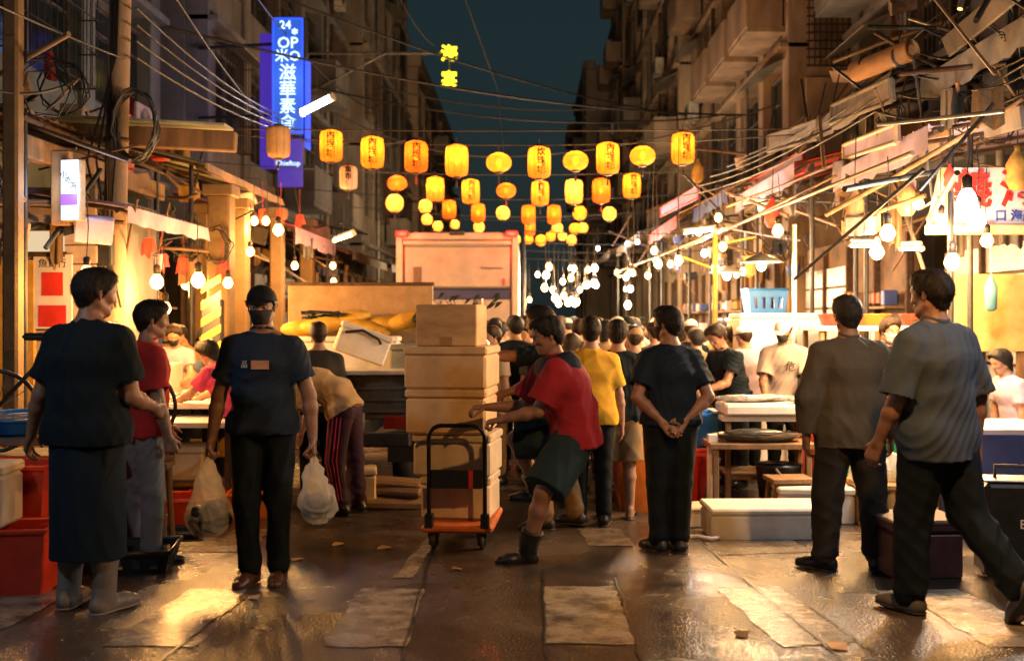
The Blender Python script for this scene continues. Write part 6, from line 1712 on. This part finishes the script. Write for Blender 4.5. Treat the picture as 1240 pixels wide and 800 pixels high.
foam_box('tall stack of white foam behind the shoppers in caps', (2.75, 11.1, .0), .9, .6, 1.75, 0, FOAMW)
bsc = at(905, 352, 12.2)
crate('blue crate set on the tall white foam stack', (3.0, 12.6, 1.72), .5, .4, .34, PLB, 0)
foam_box('wide white foam chest beneath the blue crate', (3.0, 12.6, 0), .9, .6, 1.7, 0, FOAMW)
one(MB().lathe([(.02, -.2), (.05, -.18), (.055, .02), (.03, .08), (.02, .12)], n=12).tube([(0, 0, .1), (0, 0, .5)], .006, 4), 'hanging_scale', pm('teal_enamel', (.1, .28, .32), .4), 'teal hanging scale in front of the yellow panel', 'scale', at(1200, 350, 9.0))
um = thing('scale_stand', 'thin yellow post carrying lamps between the middle stalls', 'post', at(866, 330, 12.2)); um.location.z = 0
MB().tube([(0, 0, 0), (0, 0, 2.75)], .03, 8).tube([(0, 0, 2.6), (.5, 0, 2.7)], .015, 6).tube([(0, 0, 2.3), (-.4, 0, 2.45)], .015, 6).build('post', OCH, um)
um2 = thing('lamp_post', 'white painted lamp post between the stalls behind the capped man', 'post', at(962, 330, 10.6)); um2.location.z = 0
MB().tube([(0, 0, 0), (0, 0, 2.7)], .025, 8).build('post', FOAMW, um2)

# wet scraps of paper and leaf on the road
r_ = random.Random(31)
for k in range(12):
    p = ghit(r_.uniform(60, 1200), r_.uniform(632, 790)); w = r_.uniform(.02, .06); b = MB()
    b.plate([(-w, -w * .6, .004), (w * .8, -w * .7, .012), (w, w * .5, .005), (-.2 * w, w * .8, .016), (-w * .9, w * .3, .006)], .003)
    one(b, 'paper_scrap', r_.choice([CARD, SHEETT, OCH, WOODT]), 'small wet scrap lying flat on the road', 'scrap', (p.x, p.y, gz(p.y) + .004), r_.uniform(0, 6), 'wet scraps on the road')
# ------------------------------------------------------------------ people in the street
def cl(name, col, rough=0.8, var=0.12): return pm('cloth_' + name, col, rough, var, 7, 0.25, 240, spec=0.25)
NAVY = cl('navy', (0.005, 0.014, 0.027)); RED = cl('red', (0.5, 0.025, 0.02)); OLIVE = cl('olive_grey', (0.085, 0.078, 0.06)); SLATE = cl('slate', (0.055, 0.08, 0.125))
YELLOW = cl('yellow', (0.72, 0.4, 0.03)); CREAM = cl('cream', (0.6, 0.45, 0.28)); GREYT = cl('grey_tee', (0.34, 0.29, 0.25)); TAN = cl('tan', (0.3, 0.21, 0.12)); WHITEC = cl('white', (0.7, 0.66, 0.6)); PINK = cl('pink', (0.62, 0.06, 0.16))
KHAKI = cl('khaki', (0.27, 0.19, 0.1)); JEAN = cl('grey_jean', (0.19, 0.185, 0.18)); DTEAL = cl('dark_teal', (0.012, 0.03, 0.035)); PURP = cl('plum_stripe', (0.045, 0.02, 0.045)); CHAR = cl('charcoal', (0.022, 0.022, 0.022)); BRONZE = cl('bronze', (0.2, 0.13, 0.06), .5)
WELLY = pm('grey_rubber_boot', (0.2, 0.175, 0.16), 0.45, 0.2, 8, 0.1, 60); BROWNSH = pm('brown_shoe', (0.09, 0.035, 0.02), 0.35, 0.2, 12, 0.15, 80)
def gp(u, v): p = ghit(u, v); return (p.x, p.y, p.z)
taken = []
def put(label, P, u, v, yaw, scale=1.0, seed=1, vox=None, group=None, d=None):
    if d is None: loc = gp(u, v)
    else: loc = ((u - CU) * d / F, d, gz(d))
    taken.append((loc[0], loc[1]))
    return person(label, P, loc, yaw, group, scale, vox, seed)

m1, S1 = put('broad man in black tee, long black apron and grey rubber boots', dict(hair=HAIRB, hair_len=.01, head_yaw=-30, head_pitch=-6, girth=1.14, shoulders=.185, top=dict(mat=TEE_BLACK, loose=.018, sleeve=.72, hem=.1), bottom=dict(mat=TR_DARK, len=1.6), skirt=dict(len=1.55, r=.155, mat=NAVY), boot=.9, shoe=WELLY, sole=WELLY,
    armL=((-.28, -.12, -1), (-.42, .25, -.8), (1, .2, 0), 30), armR=((.16, .1, -1), (-.12, .95, -.3), (-1, 0, 0), 40), legR=((.05, -.02, -1), (.02, -.03, -1)), legL=((-.05, .08, -1), (-.02, -.06, -1)), footR=(.25, 1, 0), footL=(-.25, 1, 0)), 106, 738, -14, .995, 11)

m3, S3 = put('man in black cap, black mask and navy tee walking with a plastic bag', dict(hair=HAIRB, cap=pm('cap_black', (.008, .01, .012), .85, spec=.2), mask=pm('mask_black', (.012, .012, .014), .8), head_yaw=3, head_pitch=-5, girth=.98, shoulders=.175, top=dict(mat=cl('ink_blue', (0.016, 0.03, 0.058)), loose=.016, sleeve=.66, hem=.07), bottom=dict(mat=TR_DARK, len=1.95, loose=.012), shoe=BROWNSH,
    armR=((.3, -.02, -1), (.14, .1, -1), (-1, .1, 0), 75), armL=((-.34, -.02, -1), (-.12, .16, -1), (1, .1, 0), 75), legR=((-.005, .12, -1), (-.03, -.1, -1)), legL=((.0, .02, -1), (.02, -.1, -1)), footR=(.12, 1, 0), footL=(-.12, 1, -.02)), 319, 706, 181, .985, 21)
attach_print(m3, S3, 'shirt', MB().box((0, 0, 0), (.1, .05, .003), b=0), 0, pm('print_orange', (.6, .3, .15), .6), .0, -.02)
attach_print(m3, S3, 'shirt', '品', .045, SIGNW, .0, .07)

m2, S2 = put('man in red shirt and grey jeans standing behind the booted man', dict(hair=HAIRB, head_yaw=-10, girth=.98, top=dict(mat=RED, loose=.02, sleeve=.75, hem=.1), bottom=dict(mat=JEAN, len=1.93, loose=.012, amp=.012), armR=((.2, .05, -1), (.05, .25, -1), (-1, .1, 0), 60), armL=((-.2, .1, -1), (.1, .5, -.8)), legR=((.06, .05, -1), (.02, -.04, -1)), legL=((-.1, -.05, -1), (-.03, -.04, -1))), 176, 680, -55, .97, 31)

m9, S9 = put('man in navy tee standing with hands clasped behind his back', dict(hair=HAIRB, mask=pm('mask_black', (.012, .012, .014), .8), head_yaw=48, head_pitch=-3, girth=1.02, top=dict(mat=NAVY, loose=.018, sleeve=.7, hem=.04), bottom=dict(mat=TR_DARK, len=1.95, loose=.018),
    armR=((.34, -.3, -1), (-.72, -.22, -.62), (-.2, -1, .1), 28), armL=((-.34, -.3, -1), (.68, -.26, -.7), (.2, -1, .1), 28), legR=((-.03, .0, -1), (-.03, -.03, -1)), legL=((.0, .03, -1), (.02, -.03, -1)), footR=(-.1, 1, 0), footL=(-.5, 1, 0)), 812, 668, 6, .965, 41)

m12, S12 = put('older man in olive grey long sleeved shirt standing with legs apart', dict(hair=HAIRG, hair_len=.008, head_yaw=5, head_pitch=-2, girth=1.04, shoulders=.18, top=dict(mat=OLIVE, loose=.024, sleeve=1.9, hem=.16, collar=OLIVE, amp=.014), bottom=dict(mat=CHAR, len=1.96, loose=.03, amp=.015),
    armR=((.26, -.02, -1), (.1, .15, -1), (-1, .1, 0), 35), armL=((-.34, -.05, -1), (.02, .15, -1), (1, .1, 0), 35), legR=((.14, .02, -1), (.06, -.03, -1)), legL=((-.12, .02, -1), (-.05, -.03, -1)), footR=(.5, 1, 0), footL=(-.7, .8, 0)), 1029, 690, 2, .975, 51)

m13, S13 = put('man in slate shirt striding past the maroon cool box', dict(hair=HAIRB, hair_len=.008, head_yaw=12, head_pitch=-3, girth=1.04, shoulders=.18, top=dict(mat=SLATE, loose=.026, sleeve=.95, hem=.16, collar=SLATE, amp=.014), bottom=dict(mat=TR_DARK, len=1.95, loose=.03, amp=.014), shoe=pm('grey_trainer', (.14, .13, .12), .6),
    armR=((.3, -.12, -1), (.06, .1, -1), (-1, .1, 0), 40), armL=((-.26, .08, -1), (-.1, .4, -.9), (1, .1, 0), 40), legL=((-.05, .14, -1), (-.02, .02, -1)), legR=((.06, -.2, -1), (.04, -.7, -.7)), footL=(-.1, 1, 0), footR=(.1, .55, -.8)), 1136, 742, 26, .985, 61)

m7, S7 = put('man in bright yellow tee seen from behind', dict(hair=HAIRB, hair_len=.01, girth=1.04, head_yaw=-6, top=dict(mat=YELLOW, loose=.02, sleeve=.75, hem=.1), bottom=dict(mat=TR_DARK, len=1.94), armR=((.24, .05, -1), (.1, .05, -1)), skin=SKIN_PALE), 716, 636, 3, .97, 71)
m8, S8 = put('man in black tee and khaki shorts beside the yellow tee', dict(hair=HAIRB, girth=1.05, head_yaw=-8, top=dict(mat=TEE_BLACK, loose=.02, sleeve=.75, hem=.08), bottom=dict(mat=KHAKI, len=.95, loose=.03), sandal=True, skin=SKIN_PALE), 748, 628, -4, .96, 81)

m5, S5 = put('man in red and navy shirt leaning forward to push the trolley', dict(hair=HAIRB, hair_len=.014, head_yaw=20, head_pitch=-14, girth=1.1, spine=(-.05, .3, 1), twist=20, top=dict(mat=cl('maroon', (0.3, 0.016, 0.025)), loose=.032, sleeve=.8, hem=.09, amp=.016), bottom=dict(mat=DTEAL, len=.96, loose=.045, amp=.014), boot=.36, sh_offL=(0, .06, 0), sh_offR=(0, .06, 0),
    armL=((-.15, .42, -.88), (.05, .95, -.22), (.1, -.3, -1), 70), armR=((.1, .5, -.8), (-.3, .9, .0), (0, .2, -1), 50), legL=((-.5, .45, -.78), (.12, .28, -1)), legR=((.15, .95, -.08), (.2, -.35, -.85)), footL=(-.15, 1, 0), footR=(.05, 1, .05)), 696, 674, 84, 1.0, 91)
# navy yoke and sleeves over the red shirt
r, f, u = S5['T']
yk = [C(S5['shR'] - .03 * r, S5['shL'] + .03 * r, .083, .083, .04), C(S5['neck'] - .03 * u, S5['shR'] + .01 * u, .072, .064, .04), C(S5['neck'] - .03 * u, S5['shL'] + .01 * u, .072, .064, .04), C(S5['neck'] - .07 * u - .06 * r, S5['neck'] - .07 * u + .06 * r, .14, .14, .04)]
mobj('yoke', sdf_mesh('yoke', yk, PVOX, [(-u, S5['neck'] - .1 * u), (u, S5['neck'] + .035 * u)], amp=.005, freq=20), NAVY, [o for o in m5.children if o.name.startswith('shirt')][0])
m6, S6 = put('man in charcoal tee stretching an arm towards the stacked boxes', dict(hair=HAIRB, hair_len=.018, head_yaw=-4, girth=1.02, spine=(0, .14, 1), top=dict(mat=TEE_BLACK, loose=.018, sleeve=.7), bottom=dict(mat=BRONZE, len=1.9, loose=.02), armL=((-.05, 1, -.02), (.02, 1, .06), (0, 0, -1), 25), armR=((.1, .6, -1), (0, .8, -.3)), legL=((0, .2, -1), (0, -.1, -1)), legR=((0, -.22, -1), (0, -.25, -1))), 668, 0, 82, 1.02, 101, d=7.9)
m4, S4 = put('person in cream shirt and plum striped trousers bending down beside the pickup', dict(hair=HAIRB, spine=(0, .95, .42), head_pitch=-40, girth=.98, top=dict(mat=CREAM, loose=.022, sleeve=.8, hem=.05, amp=.014), bottom=dict(mat=PURP, len=1.9, loose=.02, amp=.014), armL=((-.05, .25, -1), (0, .35, -1)), armR=((.05, .3, -1), (0, .4, -1)), legL=((-.05, .12, -1), (0, -.15, -1)), legR=((.05, -.1, -1), (0, -.1, -1))), 418, 622, 78, .98, 111)
st_ = MB()
for k in range(4):
    pts = [Vector(S4['hipL'] + (S4['knL'] - S4['hipL']) * t + np.array([-.118 + .03 * t, -.05 + .035 * k, 0])) for t in (.1, .4, .7, 1.0)]
    pts += [Vector(S4['knL'] + (S4['anL'] - S4['knL']) * t + np.array([-.082 + .01 * t, -.045 + .03 * k, 0])) for t in (.3, .6, .85)]
    st_.tube(pts, .0045, 5)
st_.build('stripe', PINK, [o for o in m4.children if o.name.startswith('trousers')][0])
put('man in dark tee behind the bending person at the pickup', dict(hair=HAIRN, hair_len=.008, top=dict(mat=CHAR), bottom=dict(mat=TR_DARK)), 386, 0, 20, .96, 7, .012, d=8.95)

# stall keepers and buyers near the tables
put('man in black printed tee leaning over the fish table', dict(hair=HAIRN, hair_len=.018, spine=(0, .42, 1), head_pitch=-30, head_yaw=10, top=dict(mat=TEE_BLACK, loose=.02), bottom=dict(mat=TR_DARK), armL=((-.1, .5, -.9), (.2, .9, -.3)), armR=((.1, .5, -.9), (-.2, .9, -.3))), 890, 0, 118, .97, 121, .0095, d=10.1)
mm, SS = put('man in pale grey tee, dark mask and white cap behind the fish table', dict(hair=HAIRB, cap=pm('cap_white', (.7, .66, .6), .7), mask=CHAR, spine=(0, .16, 1), head_pitch=-22, head_yaw=-14, top=dict(mat=GREYT, loose=.022, sleeve=.8), bottom=dict(mat=TR_DARK), armL=((-.15, .4, -1), (.2, .8, -.5)), armR=((.15, .35, -1), (-.1, .8, -.6))), 950, 0, 165, .985, 131, .0095, d=10.0)
attach_print(mm, SS, 'shirt', '危', .11, INK, -.02, -.06)
mm, SS = put('stall keeper in black tee and pale mask behind the olive shirted man', dict(hair=HAIRN, mask=WHITEC, head_pitch=-10, head_yaw=8, top=dict(mat=TEE_BLACK), bottom=dict(mat=TR_DARK), skin=SKIN_PALE), 1074, 0, 182, .98, 141, .0095, d=9.4)
attach_print(mm, SS, 'shirt', 'BOOM', .1, SIGNW, .0, .0)
put('stall keeper in black apron looking sideways under the bulb pair', dict(hair=HAIRN, head_yaw=55, head_pitch=-12, top=dict(mat=CHAR), bottom=dict(mat=TR_DARK), skin=SKIN_PALE), 1112, 0, 150, .97, 151, .0095, d=9.7)
put('person in lilac top sitting low at the edge counter', dict(hair=HAIRB, hair_len=.02, hair_back=.05, spine=(0, .3, 1), head_pitch=-18, top=dict(mat=cl('lilac', (.4, .33, .42))), bottom=dict(mat=TR_DARK)), 1232, 0, 100, .83, 161, .012, d=8.45)
put('person in tan jacket seen from behind at the far foam stack', dict(hair=HAIRB, top=dict(mat=TAN, sleeve=1.9), bottom=dict(mat=CHAR)), 935, 0, 10, 1.0, 171, .012, d=11.9)
put('woman in pink top and yellow apron bending over the red tubs', dict(hair=HAIRB, hair_len=.02, hair_back=.05, spine=(0, .6, 1), head_pitch=-30, top=dict(mat=PINK, loose=.02), bottom=dict(mat=CHAR), skirt=dict(len=1.0, r=.15, mat=YELLOW), armR=((.1, .7, -.7), (-.2, .9, -.4)), armL=((-.1, .7, -.7), (.2, .9, -.4)), skin=SKIN_PALE), 283, 0, 70, .9, 181, .0095, d=9.1)
put('buyer in grey tee and black cap at the bright white table', dict(hair=HAIRB, cap=MATS['cap_black'], spine=(0, .35, 1), head_pitch=-25, top=dict(mat=SLATE), bottom=dict(mat=TR_DARK), armR=((.1, .7, -.7), (-.2, .9, -.4)), armL=((-.1, .6, -.8), (.2, .9, -.4)), skin=SKIN_PALE), 272, 0, 75, .95, 191, .012, d=10.6)
put('buyer in lilac shirt and dark mask behind the bright white table', dict(hair=HAIRN, hair_len=.02, mask=CHAR, spine=(0, .3, 1), head_pitch=-25, top=dict(mat=MATS['cloth_lilac']), bottom=dict(mat=TR_DARK), armR=((.1, .7, -.7), (-.2, .9, -.4)), armL=((-.1, .6, -.8), (.2, .9, -.4)), skin=SKIN_PALE), 212, 0, -165, .95, 201, .012, d=11.3)
put('buyer in orange shirt by the hazard striped post', dict(hair=HAIRB, spine=(0, .25, 1), head_pitch=-20, top=dict(mat=cl('orange', (.5, .16, .04))), bottom=dict(mat=TR_DARK), skin=SKIN_PALE), 232, 0, 140, .94, 211, .012, d=11.9)

# crowd further along the lane: a few figures copied with their own clothes
TMP = []
for i, P in enumerate([dict(hair=HAIRB, skin=SKIN_PALE, bottom=dict(mat=TR_DARK), top=dict(mat=GREYT)), dict(hair=HAIRB, hair_len=.02, head_yaw=40, spine=(0, .12, 1), skin=SKIN_PALE, bottom=dict(mat=TR_DARK), top=dict(mat=GREYT), armR=((.2, .5, -1), (-.3, .8, -.2))), dict(hair=HAIRB, head_yaw=-45, skin=SKIN_PALE, bottom=dict(mat=TR_DARK), top=dict(mat=GREYT, sleeve=1.9), armL=((-.2, .4, -1), (.3, .9, .1))), dict(hair=HAIRB, hair_len=.022, hair_back=.07, girth=.9, shoulders=.15, skin=SKIN_PALE, head_pitch=-15, bottom=dict(mat=TR_DARK), top=dict(mat=GREYT)), dict(hair=HAIRB, cap=WHITEC, head_yaw=25, skin=SKIN_PALE, head_pitch=-10, bottom=dict(mat=TR_DARK), top=dict(mat=GREYT))]):
    TMP.append(P)
shirts = [('white', WHITEC), ('black', TEE_BLACK), ('cream', CREAM), ('tan', TAN), ('grey', GREYT), ('navy', NAVY), ('red', RED), ('olive', OLIVE), ('lilac', MATS['cloth_lilac']), ('yellow', YELLOW), ('white', WHITEC), ('cream', CREAM), ('tan', TAN)]
hairs = [('black hair', HAIRB), ('brown hair', HAIRN), ('greying hair', HAIRG)]
builds = ['standing upright', 'with head turned', 'in long sleeves', 'with long hair', 'in a cap']
r_ = random.Random(21); proto = {}; cnt = 0; tries = 0
spots = [(600, 10.2), (622, 11.0), (580, 11.5), (690, 9.7), (768, 10.0), (795, 11.2), (842, 10.9), (868, 12.0), (908, 11.3), (655, 10.6), (1000, 11.2), (1048, 11.0)]
while cnt < 76 and tries < 3000:
    tries += 1
    if spots: uu, d = spots.pop(0); x = (uu - CU) * d / F
    else:
        d = r_.uniform(10.5, 30) if cnt < 56 else r_.uniform(10, 16); uu = r_.uniform(585, 985); x = (uu - CU) * d / F
    if (x < 0.05 and d > 16.8) or x > (2.45 if d < 14 else 2.3) or x < -0.9 or any((x - a) ** 2 + (d - b) ** 2 < .2 for a, b in taken): continue
    if 1.4 < x < 2.7 and d < 10.6: continue
    taken.append((x, d)); k = cnt % 5 if cnt < 10 else r_.randrange(5)
    sn, sm = r_.choice(shirts); hn, hm = r_.choice(hairs)
    if k == 3: hn, hm = hairs[r_.randrange(2)]
    cn, cmt = r_.choice([('white', WHITEC), ('tan', TAN), ('black', TR_DARK)])
    lab_ = 'shopper in %s top with %s, %s in the crowded lane' % (sn, hn, builds[k]) if k != 3 else 'shopper in %s top with long %s in the crowded lane' % (sn, hn)
    if k == 4: lab_ = 'shopper in %s top and %s cap in the crowded lane' % (sn, cn)
    sc = r_.uniform(.88, 1.0); yaw = r_.choice([r_.uniform(-40, 40), r_.uniform(-180, 180)])
    if k not in proto:
        rt, _ = person(lab_, TMP[k], (x, d, 0), yaw, 'shoppers crowding the lane', sc, .0135, 300 + k); proto[k] = rt
    else:
        rt = dup(proto[k], (x, d, 0), math.radians(yaw), lab_, 'shoppers crowding the lane', sc)
    for o in rt.children:
        nm = o.name.split('.')[0]
        mt = {'shirt': sm, 'cap': cmt, 'hair': hm, 'trousers': r_.choice([TR_DARK, JEAN, CHAR, KHAKI])}.get(nm)
        if mt: o.material_slots[0].link = 'OBJECT'; o.material_slots[0].material = mt
    cnt += 1

# ------------------------------------------------------------------ plastic bags in hands
def hand_world(root, S, nm):
    p = Vector(S['wr' + nm] + S['fa' + nm] * .1); return root.matrix_basis @ p
bpy.context.view_layer.update()
FILM = thin('white_film', (.8, .76, .68), .5, .55)
def bag(label, top, h, w, seed, contents, skew=0.0):
    t = thing('plastic_bag', label, 'bag', top, random.Random(seed).uniform(0, 3))
    pr = [C((0, 0, .02), (0, 0, -h * .3), .016, w * .28, .03), C((0, 0, -h * .3), (skew, 0, -h * .72), w * .3, w * .5, .04), C((skew, 0, -h * .72), (skew, 0, -h + w * .4), w * .5, w * .42, .04)]
    mobj('film', sdf_mesh('film', pr, .006, amp=.024, freq=30, vert=.45, seed=seed), FILM, t)
    ct = MB(); r = random.Random(seed)
    for i in range(13): ct.ball((skew + r.uniform(-.3, .3) * w, r.uniform(-.25, .25) * w, -h * .8 + r.uniform(-.07, .2) * h), (w * .26, w * .2, w * .17), 10, 6, rotm(r.uniform(0, 90), r.uniform(0, 90), r.uniform(0, 90)))
    ct.build('contents', contents, t)
    return t
bag('white plastic bag of dark seafood held by the masked man', hand_world(m3, S3, 'R') + Vector((0, 0, -.02)), .44, .25, 4, pm('seafood_dark', (.03, .035, .03), .25, .4, 20))
bag('small clear plastic bag of shellfish in the masked man\'s other hand', hand_world(m3, S3, 'L') + Vector((0, 0, -.02)), .36, .2, 8, MATS['seafood_dark'], .02)
